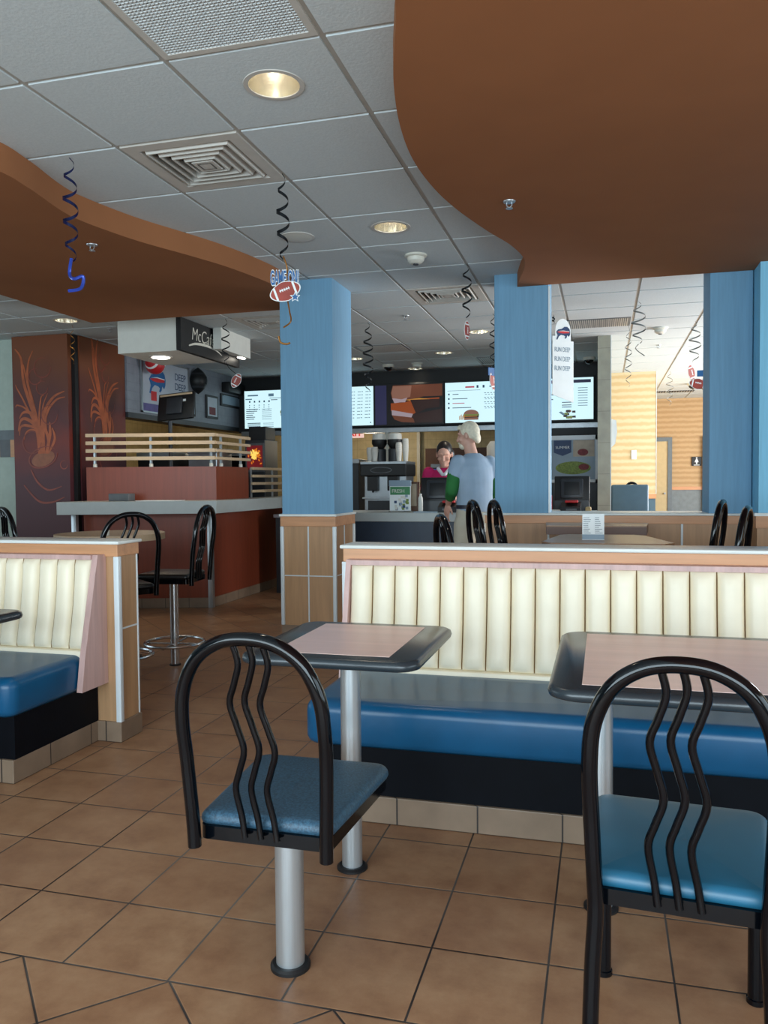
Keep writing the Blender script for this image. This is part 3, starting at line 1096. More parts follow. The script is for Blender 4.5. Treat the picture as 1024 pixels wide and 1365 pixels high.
# railings on the bar
t = thing('bar_railing', 'cream four-bar railing on the raised cherry panel of the bar', 'railing', (-3.79, 7.42, 1.43))
for k in range(4):
    z = .068 + k * .078
    b = MB(); b.prism([bk(-1.24, -.012), bk(0, -.012), bk(0, .012), bk(-1.24, .012)], z, z + .035); b.obj('rail', 'tan_wood', t, smooth=False)
    MB().box(-.0, .024, -.012, .8, z, z + .03, .003).obj('rail', 'tan_wood', t, smooth=False)
for (px, py) in ((-1.17, .02), (-.63, .02), (-.05, .02), (.012, .1), (.012, .56)):
    x_, y_ = bk(px, py) if px < .01 else (px, py)
    p = MB().box(x_ - .01, x_ + .01, y_ - .01, y_ + .01, .0, .33).obj('post', 'alu', t, smooth=False)
    MB().lathe([(.02, 0), (.02, .03), (.012, .036)], x_, y_, 12).obj('foot', 'plastic_white', p)
t = thing('counter_railing', 'low cream four-bar railing on the grey bar top beside the blue column', 'railing', (-3.79, 8.29, 1.0905))
for k in range(4):
    z = .06 + k * .085
    MB().box(-.012, .012, 0, 1.5, z, z + .03, .003).obj('rail', 'tan_wood', t, smooth=False)
for py in (.02, .62, 1.2):
    MB().box(-.03, -.012, py - .01, py + .01, 0, .34).obj('post', 'alu', t, smooth=False)

# monitor on a pole behind the bar
t = thing('monitor', 'black monitor seen from behind on a pole above the bar', 'monitor', (-4.42, 7.72, 0))
MB().lathe([(.06, 0), (.06, .01), (.022, .02), (.022, 1.95)], -.06, .02, 16).obj('pole', 'dark_grey', t)
mt = T4((0, 0, 2.08)) @ Matrix.Rotation(math.radians(12), 4, 'Y') @ Matrix.Rotation(math.radians(-14), 4, 'X')
b = MB(T4((.03, 0, 2.08)) @ Matrix.Rotation(math.radians(-4), 4, 'Y') @ Matrix.Rotation(math.radians(-16), 4, 'X'))
b.box(-.21, .21, -.02, .02, -.15, .15, .008); b.obj('housing', 'black', t)
b = MB(T4((.03, 0, 2.08)) @ Matrix.Rotation(math.radians(-4), 4, 'Y') @ Matrix.Rotation(math.radians(-16), 4, 'X'))
b.box(-.19, .19, -.03, -.018, .115, .135, .003); b.obj('vent_strip', 'tan_wood', t)
b = MB(T4((.03, 0, 2.08)) @ Matrix.Rotation(math.radians(-4), 4, 'Y') @ Matrix.Rotation(math.radians(-16), 4, 'X'))
b.box(.06, .12, -.024, -.019, .04, .065); b.obj('sticker', 'white_card', t)
b = MB(T4((.03, 0, 2.08)) @ Matrix.Rotation(math.radians(-4), 4, 'Y') @ Matrix.Rotation(math.radians(-16), 4, 'X'))
b.box(-.09, .09, -.06, -.018, -.1, .08, .01); b.obj('back_cover', 'dark_grey', t)

# things on the bar top
tag(MB().box(-4.66, -4.44, 6.86, 6.98, 1.0905, 1.165, .006).obj('napkin_box', 'mid_grey'), 'grey metal napkin box on the bar top', 'napkin box')
tag(MB().box(-4.36, -3.95, 6.86, 7.08, 1.0905, 1.0965).obj('newspaper', 'white_card'), 'flat white newspaper lying on the bar top', 'newspaper')

# ------------------------------------------------------------------ mural panels
t = thing('mural_panel', 'dark red mural panel with orange cup and swirls, facing the room', 'mural', (-5.5, 7.0, 0))
MB().box(-.325, .33, -.03, .03, 0, H - .005).obj('board', 'mural', t, smooth=False)


def swirl(b, pts, w, y):
    """flat painted stroke in the XZ plane"""
    P = spline([(p[0], 0, p[1]) for p in pts], 8)
    n = len(P)
    L, Rr = [], []
    for i in range(n):
        d = (P[min(i + 1, n - 1)] - P[max(i - 1, 0)]).normalized()
        ww = w * (0.35 + math.sin(pi * min(1, i / (n - 1) * .9 + .1)))
        nx = Vector((-d.z, 0, d.x)) * ww * .5
        L.append(P[i] + nx); Rr.append(P[i] - nx)
    a = [b.v((p.x, y, p.z)) for p in L]; c = [b.v((p.x, y, p.z)) for p in Rr]
    for i in range(n - 1):
        b.f([a[i], a[i + 1], c[i + 1], c[i]])


def ellipse(b, cx, cz, rx, rz, y, rot=0.0, n=36):
    vs = []
    for k in range(n):
        a = 2 * pi * k / n
        x, z = rx * math.cos(a), rz * math.sin(a)
        vs.append(b.v((cx + x * math.cos(rot) - z * math.sin(rot), y, cz + x * math.sin(rot) + z * math.cos(rot))))
    b.f(vs)


def cup_mural(parent, mtx, s, dx=0.0, fade=1.0):
    def P2(p):
        return (max(-.318, min(.318, (p[0] - 232) * .001578 * fade + dx)), (2.765 - (p[1] - 105) * .001445) * s)
    b = MB(mtx)
    c = P2((245, 965))
    ellipse(b, c[0], c[1], .14, .075, -.0315, .3)
    b.obj('painted_cup', 'mural_pale', parent, smooth=False)
    lines = [[(215, 930), (212, 760), (150, 560), (110, 420), (95, 260), (50, 190)], [(225, 930), (215, 740), (175, 560), (140, 420), (150, 290), (185, 210)],
             [(222, 930), (200, 740), (130, 620), (60, 585), (45, 600)], [(232, 930), (205, 760), (140, 690), (85, 690), (60, 770)],
             [(238, 930), (210, 770), (130, 730), (80, 740), (70, 800)], [(212, 930), (190, 740), (110, 560), (60, 470), (48, 440)],
             [(245, 930), (240, 760), (262, 640), (330, 540), (415, 500)], [(258, 930), (255, 770), (285, 640), (350, 560), (418, 540)],
             [(250, 930), (248, 750), (250, 610), (290, 510)], [(268, 930), (300, 800), (300, 710)], [(285, 930), (335, 830), (318, 750)],
             [(230, 930), (222, 760), (225, 640), (240, 540), (262, 520)], [(240, 930), (235, 800), (200, 690), (150, 640), (100, 640), (72, 680)],
             [(220, 930), (205, 720), (160, 520), (128, 380), (112, 300)], [(226, 930), (210, 790), (165, 760), (120, 780), (105, 830)],
             [(275, 930), (290, 840), (270, 760), (275, 690)]]
    b = MB(mtx)
    for k, ln in enumerate(lines):
        swirl(b, [P2(p) for p in ln], (.026, .02, .014)[k % 3], -.0312 - .00008 * k)
    b.obj('painted_plume', 'mural_line', parent, smooth=False)
    strokes = []
    for (cx, cy, r) in ((250, 470, 42), (255, 330, 62), (400, 1010, 26), (165, 850, 70), (300, 660, 60), (200, 390, 50)):
        strokes.append(([P2((cx + r * math.cos(q * pi / 6), cy + r * 1.1 * math.sin(q * pi / 6))) for q in range(0, 11)], .009))
    strokes.append(([P2(p) for p in ((150, 1040), (200, 1130), (280, 1185), (380, 1160))], .016))
    strokes.append(([P2(p) for p in ((95, 1150), (200, 1260), (300, 1272), (400, 1235))], .016))
    strokes.append(([P2((245 + 105 * math.cos(q * .21) + 12 * math.sin(q * .21), 955 - 30 * math.cos(q * .21) + 68 * math.sin(q * .21))) for q in range(29)], .012))
    for k, (pts, w) in enumerate(strokes):
        b = MB(mtx)
        swirl(b, pts, w, -.0326 - .0001 * k)
        b.obj('painted_swirl', 'mural_red', parent, smooth=False)


cup_mural(t, Matrix.Identity(4), 1.0)
t2 = thing('mural_panel', 'dark red mural panel receding behind the bar railing', 'mural', (-5.15, 7.45, 0))
MB().box(-.03, .03, -.36, .44, 0, H - .005).obj('board', 'mural', t2, smooth=False)
cup_mural(t2, Matrix.Rotation(pi / 2, 4, 'Z'), 1.08, .05, .9)
b = MB(); b.box(-5.18, -5.13, 7.03, 7.085, 0, H - .005)
struct(b.obj('trim_11', 'black', smooth=False))

# ------------------------------------------------------------------ bulkhead, sign and bar wall
b = MB()
b.box(-4.36, -3.74, 6.62, 7.4, 2.47, H + .006)
struct(b.obj('ceiling_bulkhead', 'white_paint', smooth=False))
b = MB(); b.box(-3.67, -3.585, 7.18, 7.85, 2.565, H + .006); b.box(-3.69, -3.6, 7.81, 7.85, 2.57, H + .006)
struct(b.obj('ceiling_bulkhead', 'white_paint', smooth=False))
t = thing('cafe_sign', 'black hanging sign with white cafe lettering on the white bulkhead', 'sign', (-3.72, 7.2, 2.47))
MB().box(-.018, .03, -.61, .6, .0, .296).obj('panel', 'black', t, smooth=False)
text_mesh('lettering', 'McCafé', .17, 'plastic_white', t, T4((.033, -.42, .125)) @ RIGHT, .001, .18, -.002, sx=.88)
b = MB(T4((.0325, -.14, .06)) @ Matrix.Rotation(pi / 2, 4, 'Z'))
swirl(b, [(-.33, 0.0), (-.2, .035), (0, .05), (.2, .04), (.33, .005)], .018, -.001)
b.obj('arc_stroke', 'plastic_white', t, smooth=False)
struct(MB().box(-5.25, -5.1, 7.9, 11.1, 2.06, H).obj('wall_bar', 'barwall', smooth=False))
struct(MB().box(-5.3, -5.09, 7.9, 11.1, 2.0, 2.06).obj('trim_12', 'dark_grey', smooth=False))


def buffalo(b, s, y):
    """leaping buffalo outline with a streak, in the XZ plane, facing +X"""
    body = [(-.5, .05), (-.36, .2), (-.1, .25), (.08, .38), (.3, .4), (.46, .28), (.52, .1), (.5, -.08), (.42, -.2), (.3, -.12), (.26, -.26), (.16, -.34), (.1, -.3), (.16, -.2), (.04, -.14), (-.16, -.12), (-.3, -.22), (-.42, -.42), (-.5, -.4), (-.4, -.16), (-.44, -.06)]
    b.mi = 0
    b.f([b.v((x * s, y, z * s)) for x, z in body])
    b.mi = 1
    b.f([b.v((x * s, y - .0012, z * s)) for x, z in [(-.46, .06), (.0, .12), (.44, .1), (.44, .02), (-.0, -.02), (-.3, 0)]])
    b.mi = 2
    b.f([b.v((x * s, y - .001, z * s)) for x, z in [(-.4, .09), (.0, .15), (.46, .13), (.46, .1), (0, .12)]])


t = thing('team_poster', 'framed white poster with blue buffalo emblem on the bar wall', 'poster', (-5.095, 8.7, 2.4))
WR = Matrix.Rotation(pi / 2, 4, 'Z')
b = MB(WR); b.box(-.52, .52, -.014, 0, -.3, .3); b.obj('print', 'poster', t, smooth=False)
b = MB(WR)
for q in ((-.54, .54, .3, .32), (-.54, .54, -.32, -.3), (-.54, -.52, -.32, .32), (.52, .54, -.32, .32)):
    b.box(q[0], q[1], -.022, 0, q[2], q[3])
b.obj('frame', 'steel', t, smooth=False)
b = MB(WR @ T4((-.2, 0, .06))); buffalo(b, .36, -.016); b.obj('emblem', ['letter_blue', 'red_card', 'white_card'], t, smooth=False)
for k in range(3):
    text_mesh('lettering', 'DEEP', .12, 'letter_navy', t, T4((.0155, .2, .13 - .12 * k)) @ RIGHT, .0005)
b = MB(WR); b.box(-.34, -.22, -.017, -.012, -.17, -.06); b.obj('red_stamp', 'red_card', t, smooth=False)
b = MB(WR); b.box(-.52, .52, -.0155, -.013, -.3, -.21); b.obj('lower_band', 'purple_card', t, smooth=False)


def football(b, a, r, seg=16):
    """solid prolate ball along local X with white end bands (mi 1)"""
    N = 14
    rings = []
    for i in range(N + 1):
        u = -1 + 2 * i / N
        rr = max(.02, (1 - abs(u) ** 1.9)) ** .85 * r
        rings.append([(u * a, rr * math.cos(2 * pi * k / seg), rr * math.sin(2 * pi * k / seg)) for k in range(seg)])
    R = [[b.v(p) for p in q] for q in rings]
    for i in range(N):
        b.mi = 1 if i in (3, N - 4) else 0
        for k in range(seg):
            j = (k + 1) % seg
            b.f([R[i][k], R[i][j], R[i + 1][j], R[i + 1][k]])
    b.mi = 0
    b.f(R[0]); b.f(R[-1])
    b.mi = 1
    b.box(-.3 * a, .3 * a, -r - .004, -r + .01, -.004, .004)


t = thing('football_lantern', 'red and white paper football on the bar wall, over the poster corner', 'football', (-4.95, 8.24, 2.62))
b = MB(WR @ Matrix.Rotation(math.radians(20), 4, 'Y')); football(b, .15, .11); b.obj('ball', ['red_card', 'white_card'], t, angle=60)
t = thing('football_lantern', 'black paper football on the bar wall, right of the poster', 'football', (-5.04, 9.42, 2.58))
b = MB(WR @ Matrix.Rotation(math.radians(90), 4, 'Y')); football(b, .17, .12); b.obj('ball', ['black', 'dark_grey'], t, angle=60)


def wall_frame(label, y0, y1, z0, z1, mats):
    t = thing('picture_frame', label, 'picture', (-5.1, (y0 + y1) / 2, (z0 + z1) / 2))
    hy, hz = (y1 - y0) / 2, (z1 - z0) / 2
    MB().box(0, .02, -hy, hy, -hz, hz, .003).obj('frame', 'black', t, smooth=False)
    MB().box(.02, .022, -hy + .03, hy - .03, -hz + .03, hz - .03).obj('picture', mats[0], t, smooth=False)
    MB().box(.022, .0225, -hy + .07, hy - .08, -hz + .05, -hz + .15).obj('caption', mats[1], t, smooth=False)


wall_frame('black framed certificate on the bar wall beside the monitor', 9.72, 10.05, 2.13, 2.44, ('poster', 'food_red'))
wall_frame('narrow blue picture half hidden by the monitor', 9.25, 9.42, 2.12, 2.4, ('poster_blue', 'poster'))
wall_frame('blue picture high up at the end of the bar wall', 10.15, 10.75, 2.33, 2.5, ('poster_blue', 'poster_blue'))
tag(MB().box(-5.1, -4.98, 10.2, 10.7, 2.52, 2.66, .01).obj('wall_speaker', 'black'), 'black box speaker above the blue picture on the bar wall', 'speaker')


# ------------------------------------------------------------------ service counter
t = thing('service_counter', 'long service counter with grey top and navy front', 'counter', (-2.62, 7.05, 0))
MB().box(0, 2.56, .03, .6, 0, .895).obj('front_panel', 'navy', t, smooth=False)
MB().box(-.01, 2.57, 0, .66, .895, .975, .004).obj('counter_top', 'grey_top', t, smooth=False)
t = thing('back_counter', 'steel back counter under the coffee machine', 'counter', (-3.6, 8.5, 0))
MB().box(0, 2.9, 0, .6, 0, .86).obj('cabinet', 'dark_grey', t, smooth=False)
MB().box(-.02, 2.92, -.02, .62, .86, .9, .004).obj('worktop', 'steel', t, smooth=False)

# menu screens
fascia = struct(MB().box(-5.09, 0.0 - .056, 10.72, 10.95, 1.98, H).obj('wall_menu_fascia', 'black', smooth=False))
SW, SH, SY = .97, .535, 10.6


def screen(i, label, mode):
    x0 = -4.955 + SW * i
    t = thing('menu_screen', label, 'screen', (x0 + SW / 2, SY, 2.30), 0, None)
    MB().box(-SW / 2 + .002, SW / 2 - .002, 0, .08, -SH / 2 - .02, SH / 2 + .02, .003).obj('bezel', 'black', t, smooth=False)
    hw, hh = SW / 2 - .014, SH / 2 - .002
    b = MB(); b.box(-hw, hw, -.004, .002, -hh, hh)
    b.obj('display', 'scr_black' if mode == 'fish' else 'scr_white', t, smooth=False)
    y = -.006

    def q(b, mi, pts):
        b.mi = mi
        yy = y - .0004 * q.n
        q.n += 1
        b.f([b.v((px, yy, pz)) for px, pz in pts])
    q.n = 0

    def rect(b, mi, xa, xb, za, zb):
        q(b, mi, [(xa, za), (xb, za), (xb, zb), (xa, zb)])
    if mode == 'fish':
        b = MB()
        rect(b, 5, -hw, -hw + .16, -hh, hh)
        q(b, 0, [(-.22, .26), (-.25, .16), (-.23, .07), (-.1, .04), (.2, .1), (.46, .1), (.46, .26)])
        q(b, 1, [(-.22, .25), (-.24, .16), (-.225, .08), (-.12, .06), (.02, .1), (.04, .25)])
        q(b, 2, [(-.23, .09), (-.2, .02), (-.12, .03), (-.05, .03), (-.02, .09), (-.1, .07)])
        q(b, 6, [(-.25, .02), (-.25, -.08), (.05, -.14), (.2, -.06), (.42, -.02), (.42, .08), (.1, .07), (-.05, .03)])
        q(b, 3, [(-.05, .06), (.15, .08), (.3, .06), (.1, .035)])
        q(b, 4, [(.02, .06), (.42, .06), (.42, -.05), (.25, -.06), (.1, -.13)])
        q(b, 2, [(-.24, -.07), (-.235, -.14), (.03, -.19), (.06, -.13)])
        q(b, 0, [(-.235, -.14), (-.2, -.2), (-.1, -.235), (.1, -.25), (.05, -.18)])
        q(b, 4, [(.05, -.14), (.46, -.07), (.46, -.25), (.08, -.25)])
        b.obj('sandwich_picture', ['scr_bun', 'scr_bun2', 'scr_cream', 'scr_cheese', 'scr_brown', 'scr_slate', 'scr_fish'], t, smooth=False)
        return t
    b = MB()
    rnd = random.Random(i)
    if mode == 'left':
        rect(b, 0, -.42, -.26, .19, .21); rect(b, 0, -.1, -.02, .18, .22)
        for k in range(5):
            rect(b, 1, -.4 + .075 * k, -.378 + .075 * k, .1, .125)
            for r in range(3):
                rect(b, 0, -.4 + .075 * k, -.385 + .075 * k, .055 - .03 * r, .068 - .03 * r)
        rect(b, 0, -.45, -.35, .14, .155); rect(b, 0, -.08, .1, .15, .158); rect(b, 1, -.06, .04, .125, .135)
        for k in range(6):
            z = -.0 - .028 * k
            rect(b, 1, -.44, -.44 + rnd.uniform(.07, .2), z, z + .01)
            rect(b, 0, -.2, -.05, z, z + .006)
        for k in range(3):
            z = -.2 - .024 * k
            rect(b, 1, -.42, -.22, z, z + .011); rect(b, 0, -.18, -.02, z, z + .006)
    elif mode == 'prices':
        for r in range(9):
            for c in range(8):
                xx = -.42 + .112 * c
                z = .19 - .045 * r
                rect(b, 0, xx, xx + .045, z, z + .008); rect(b, 0, xx + .055, xx + .075, z, z + .01)
        rect(b, 1, .44, .455, -.24, -.225)
    elif mode == 'combo':
        rect(b, 2, -.2, -.08, .19, .21); rect(b, 1, -.05, -.025, .185, .22); rect(b, 1, .03, .055, .185, .22); rect(b, 0, .12, .17, .19, .21)
        rect(b, 0, -.44, .0, .155, .16)
        for k in range(4):
            z = .1 - .06 * k
            rect(b, 1, -.43, -.41, z, z + .022)
            rect(b, 2 if k == 2 else 1, -.37, -.37 + (.08, .2, .16, .25)[k], z + .005, z + .014)
            for c in range(4):
                rect(b, 0, .05 + .04 * c, .075 + .04 * c, z + .012, z + .02); rect(b, 0, .06 + .04 * c, .085 + .04 * c, z - .008, z - .002)
        for k in range(2):
            z = .12 - .06 * k
            rect(b, 1, .25, .27, z, z + .02); rect(b, 2 if k else 1, .31, .45, z + .004, z + .013)
    else:
        rect(b, 3, -.22, .44, .2, .24); rect(b, 4, -.1, .14, .205, .235); rect(b, 3, .36, .42, .2, .235)
        for k in range(8):
            z = .13 - .032 * k
            rect(b, 0, .28, .4, z, z + .008)
            rect(b, 0, -.46, -.36, z, z + .006)
        for (z, w) in ((.11, .12), (.05, .27), (-.01, .17), (-.06, .09), (-.09, .09), (-.12, .1)):
            rect(b, 1, -.2, -.2 + w, z, z + .012)
        for z in (-.05, -.085, -.11):
            rect(b, 1, .08, .2, z, z + .01)
    b.obj('menu_text', ['scr_text', 'scr_dark', 'scr_red', 'scr_navy', 'scr_purple'], t, smooth=False)
    if mode in ('left', 'combo', 'wrap'):
        cx, cz, s = {'left': (.24, -.06, 1.5), 'combo': (-.12, -.18, 1.0), 'wrap': (.16, -.2, 1.0)}[mode]
        b = MB()
        if mode == 'wrap':
            q(b, 4, [(cx - .12, cz + .03), (cx, cz - .06), (cx + .02, cz - .03), (cx - .09, cz + .04)])
            for k in range(12):
                px, pz = cx + rnd.uniform(-.04, .1), cz + rnd.uniform(-.05, .05)
                q(b, rnd.choice([0, 1, 2, 3]), [(px - .022, pz - .012), (px + .022, pz - .014), (px + .02, pz + .014), (px - .02, pz + .012)])
        else:
            hb = [(cx + .1 * s * math.cos(a * pi / 10), cz + .02 * s + .06 * s * math.sin(a * pi / 10)) for a in range(11)]
            q(b, 0, hb)
            rect(b, 3, cx - .105 * s, cx + .105 * s, cz - .002 * s, cz + .02 * s)
            rect(b, 2, cx - .1 * s, cx + .1 * s, cz - .025 * s, cz + .002 * s)
            rect(b, 1, cx - .1 * s, cx + .08 * s, cz - .012 * s, cz - .003 * s)
            rect(b, 0, cx - .095 * s, cx + .095 * s, cz - .055 * s, cz - .025 * s)
            if mode == 'left':
                rect(b, 2, cx - .09 * s, cx + .1 * s, cz - .075 * s, cz - .055 * s)
                rect(b, 0, cx - .085 * s, cx + .095 * s, cz - .11 * s, cz - .075 * s)
            else:
                for k in range(6):
                    rect(b, 1, cx - .16 + .013 * k, cx - .152 + .013 * k, cz - .05, cz + .0 + .01 * (k % 3))
        b.obj('food_picture', ['scr_bun2', 'scr_cheese', 'scr_brown', 'scr_green', 'scr_text'], t, smooth=False)
    return t


screen(0, 'menu screen with stacked burger picture, leftmost of the row', 'left')
screen(1, 'menu screen of small price columns left of the fish sandwich screen', 'prices')
screen(2, 'dark menu screen filled by a fish sandwich close-up', 'fish')
screen(3, 'menu screen with numbered meals and burger, right of the fish sandwich screen', 'combo')
screen(4, 'rightmost menu screen with purple header and wrap picture', 'wrap')
struct(MB().box(-5.0, -.06, 10.6, 10.72, 1.93, 1.99).obj('trim_13', 'steel', smooth=False))
struct(MB().box(-.9, -.06, 10.73, 10.9, 0, 1.98).obj('wall_menu_lower', 'black', smooth=False))
struct(MB().box(-2.88, -2.82, 10.62, 10.7, 0.0, 1.93).obj('trim_14', 'plastic_white', smooth=False))
struct(MB().box(-2.72, -.06, 12.5, 12.6, 0, 1.78).obj('wall_kitchen_panel', 'brown_panel', smooth=False))
struct(MB().box(-2.95, -2.9, 12.9, 13.0, 0, 2.2).obj('trim_15', 'plastic_white', smooth=False))

# exit sign
t = thing('exit_sign', 'lit exit sign with red letters hanging in the kitchen', 'sign', (-3.9, 12.5, 2.06))
MB().box(-.2, .16, -.02, .02, -.085, .085, .004).obj('housing', 'exit_white', t, smooth=False)
text_mesh('lettering', 'EXIT', .15, 'exit_red', t, T4((-.17, -.0215, -.055)) @ FRONT, .001, offset=.004)
MB().box(-.03, -.01, -.01, .01, .08, .72).obj('hanger', 'steel', t, smooth=False)
# kitchen ceiling lamp seen under the screens
t = thing('kitchen_lamp', 'glowing kitchen lamp just under the menu screens', 'lamp', (-3.52, 12.0, 2.1))
MB().sphere((0, 0, 0), (.18, .18, .045), 20, 8).obj('diffuser', 'kitchen_lamp', t)
MB().lathe([(.012, .03), (.012, .67)], 0, 0, 10).obj('stem', 'steel', t)
pl = D.lights.new('kitchen_light', 'POINT'); pl.energy = 15; pl.color = (1.0, .85, .6); pl.shadow_soft_size = .15
po = D.objects.new('kitchen_light', pl); po.location = (-3.4, 11.9, 1.85); COL.objects.link(po)
pl = D.lights.new('bar_kitchen_light', 'POINT'); pl.energy = 18; pl.color = (1.0, .85, .6); pl.shadow_soft_size = .15
po = D.objects.new('bar_kitchen_light', pl); po.location = (-6.2, 10.2, 2.3); COL.objects.link(po)

# ------------------------------------------------------------------ coffee machine and counter clutter
t = thing('espresso_machine', 'black and steel espresso machine on the back counter left of the cashier', 'coffee machine', (-2.32, 8.62, .9))
MB().box(-.24, .24, -.05, .3, .0, .42, .006).obj('body', 'steel', t, smooth=False)
MB().box(-.26, .26, -.15, .32, .42, .55, .012).obj('top_housing', 'black', t, smooth=False)
b = MB(); b.mi = 0
n = 28
b.tube([(-.02 + .12 * math.cos(2 * pi * k / n), -.153, .485 + .03 * math.sin(2 * pi * k / n)) for k in range(n)], .005, 6, closed=True)
b.obj('badge', 'mid_grey', t)
MB().box(-.26, .26, -.14, .3, .55, .58, .003).obj('cup_rail', 'steel', t, smooth=False)
for px in (-.13, .1):
    h = MB().box(px - .06, px + .06, -.12, -.04, .26, .42, .006).obj('group_head', 'black', t, smooth=False)
    MB().tube([(px, -.08, .27), (px + .02, -.16, .25)], .012, 8).obj('handle', 'black', h)
MB().box(-.24, .24, -.14, .0, .17, .19, .003).obj('drip_tray', 'steel', t, smooth=False)
MB().box(-.2, .2, -.056, -.05, .02, .15).obj('lower_panel', 'dark_grey', t, smooth=False)
for k, px in enumerate((-.105, .075)):
    h = thing('bean_hopper', ('left' if k == 0 else 'right') + ' bean grinder with clear hopper on top of the espresso machine', 'coffee grinder', (-2.32 + px, 8.72, 1.48))
    MB().lathe([(.075, 0), (.075, .14), (.06, .15)], 0, 0, 18).obj('grinder_body', 'dark_grey', h)
    MB().lathe([(.05, .15), (.085, .2), (.085, .25)], 0, 0, 18).obj('hopper', 'black', h)
    MB().lathe([(.08, .25), (.075, .31), (.05, .325)], 0, 0, 18).obj('lid', 'cup_white', h)


def cup_stack(label, x, y, z, n, r=.04, mat='cup_white', group='cup stacks on the espresso machine'):
    t = thing('cup_stack', label, 'cups', (x, y, z), 0, group)
    prof = [(r * .75, 0), (r, .11)]
    for k in range(n):
        prof += [(r * 1.06, .11 + .022 * k), (r * 1.06, .116 + .022 * k), (r, .118 + .022 * k)]
    MB().lathe(prof + [(r * .9, .118 + .022 * n)], 0, 0, 18).obj('stacked_cups', mat, t)


cup_stack('white cup stack at the left end of the espresso machine', -2.52, 8.66, 1.48, 2, .036)
cup_stack('white cup stack second from the left, touching the left grinder', -2.435, 8.56, 1.48, 2, .036)
cup_stack('taller white cup stack just right of the grinders', -2.15, 8.52, 1.48, 4, .034)
cup_stack('white cup stack at the right end of the espresso machine', -2.095, 8.6, 1.48, 6, .034)
t = thing('promo_stand', 'clear card holder with green promotional cards on the counter', 'card holder', (-1.82, 7.25, .975))
MB().box(-.105, .105, -.03, .05, 0, .012).obj('base', 'clear', t, smooth=False)
MB().box(-.1, .1, -.004, .004, .012, .285).obj('card', 'white_card', t, smooth=False)
MB().box(-.095, .095, -.0055, -.004, .16, .235).obj('green_field', 'green_card', t, smooth=False)
text_mesh('lettering', 'FRESH', .045, 'cup_white', t, T4((-.08, -.006, .18)) @ FRONT, .0004)
b = MB(); rnd = random.Random(3)
for k in range(22):
    px, pz = rnd.uniform(-.085, .085), rnd.uniform(.025, .15)
    b.mi = rnd.choice([0, 1, 2, 3])
    b.box(px - .012, px + .012, -.0062 - .0001 * k, -.004, pz - .012, pz + .012)
b.obj('food_print', ['food_green', 'poster_blue', 'letter_navy', 'cup_white'], t, smooth=False)
MB().box(-.105, .105, -.012, .012, .24, .295, .003).obj('holder_lip', 'poster_blue', t, smooth=False)
t = thing('brochure_rack', 'small brown leaflet rack behind the green card holder', 'rack', (-1.76, 7.45, .975))
MB().box(-.07, .07, -.02, .04, 0, .28, .004).obj('frame', 'brown_panel', t, smooth=False)
MB().box(-.055, .055, -.024, -.02, .05, .26).obj('leaflet', 'poster_tan', t, smooth=False)
tag(MB().lathe([(.022, 0), (.022, .13), (.012, .15), (.012, .17)], 0, 0, 14).obj('spray_bottle', 'cup_white', loc=(-1.62, 7.22, .975)), 'slim white bottle beside the left register', 'bottle')
tag(MB().box(-1.66, -1.44, 7.1, 7.2, .975, .985).obj('counter_paper', 'poster_blue'), 'pale paper mat lying on the counter front edge', 'paper')


def register(label, x, y, wide=.36):
    t = thing('cash_register', label, 'cash register', (x, y, .975))
    MB().prism_yz([(-.02, 0), (.3, 0), (.3, .06), (.02, .12), (-.02, .1)], -.15, .15).obj('base', 'dark_grey', t, smooth=False)
    mm = T4((0, .02, .19)) @ Matrix.Rotation(math.radians(-12), 4, 'X')
    b = MB(mm); b.box(-wide / 2, wide / 2, -.02, .03, -.1, .13, .01); b.obj('monitor', 'black', t)
    b = MB(mm); b.box(-wide * .32, wide * .32, -.045, -.02, -.08, .1, .012); b.obj('back_cover', 'dark_grey', t)
    b = MB(mm); b.box(-wide * .22, wide * .22, -.05, -.044, -.05, .07, .003); b.obj('grille', 'black', t)
    return t


register('black cash register with its back to the room, in front of the cashier', -1.5, 7.42, .33)
register('black cash register near the stone pillar', -.27, 7.42, .31)


def card_reader(label, x):
    t = thing('card_reader', label, 'card reader', (x, 7.2, .975))
    MB().prism_yz([(-.06, 0), (.07, 0), (.07, .09), (-.05, .05)], -.085, .085).obj('body', 'black', t, smooth=False)
    MB().box(-.05, .06, -.02, .06, .085, .105, .006).obj('top_cap', 'red_card', t)
    MB().box(-.04, .05, -.066, -.057, .02, .035).obj('screen_strip', 'mid_grey', t, smooth=False)


card_reader('black card reader with red top left of the customer hand', -1.36)
card_reader('black card reader with red top in front of the right register', -.27)
tag(MB().box(-.5, -.44, 7.3, 7.36, .975, 1.13, .01).obj('sauce_carton', 'red_card'), 'small red and white carton left of the right register', 'carton')
tag(MB().box(-.48, -.36, 7.12, 7.22, .975, 1.0, .006).obj('receipt_pile', 'cup_white'), 'white receipts on the counter beside the middle column', 'paper')
tag(MB().box(-.15, -.1, 7.3, 7.36, .975, 1.02, .01).obj('penny_dish', 'cup_tan'), 'tiny tan dish right of the right register', 'dish')

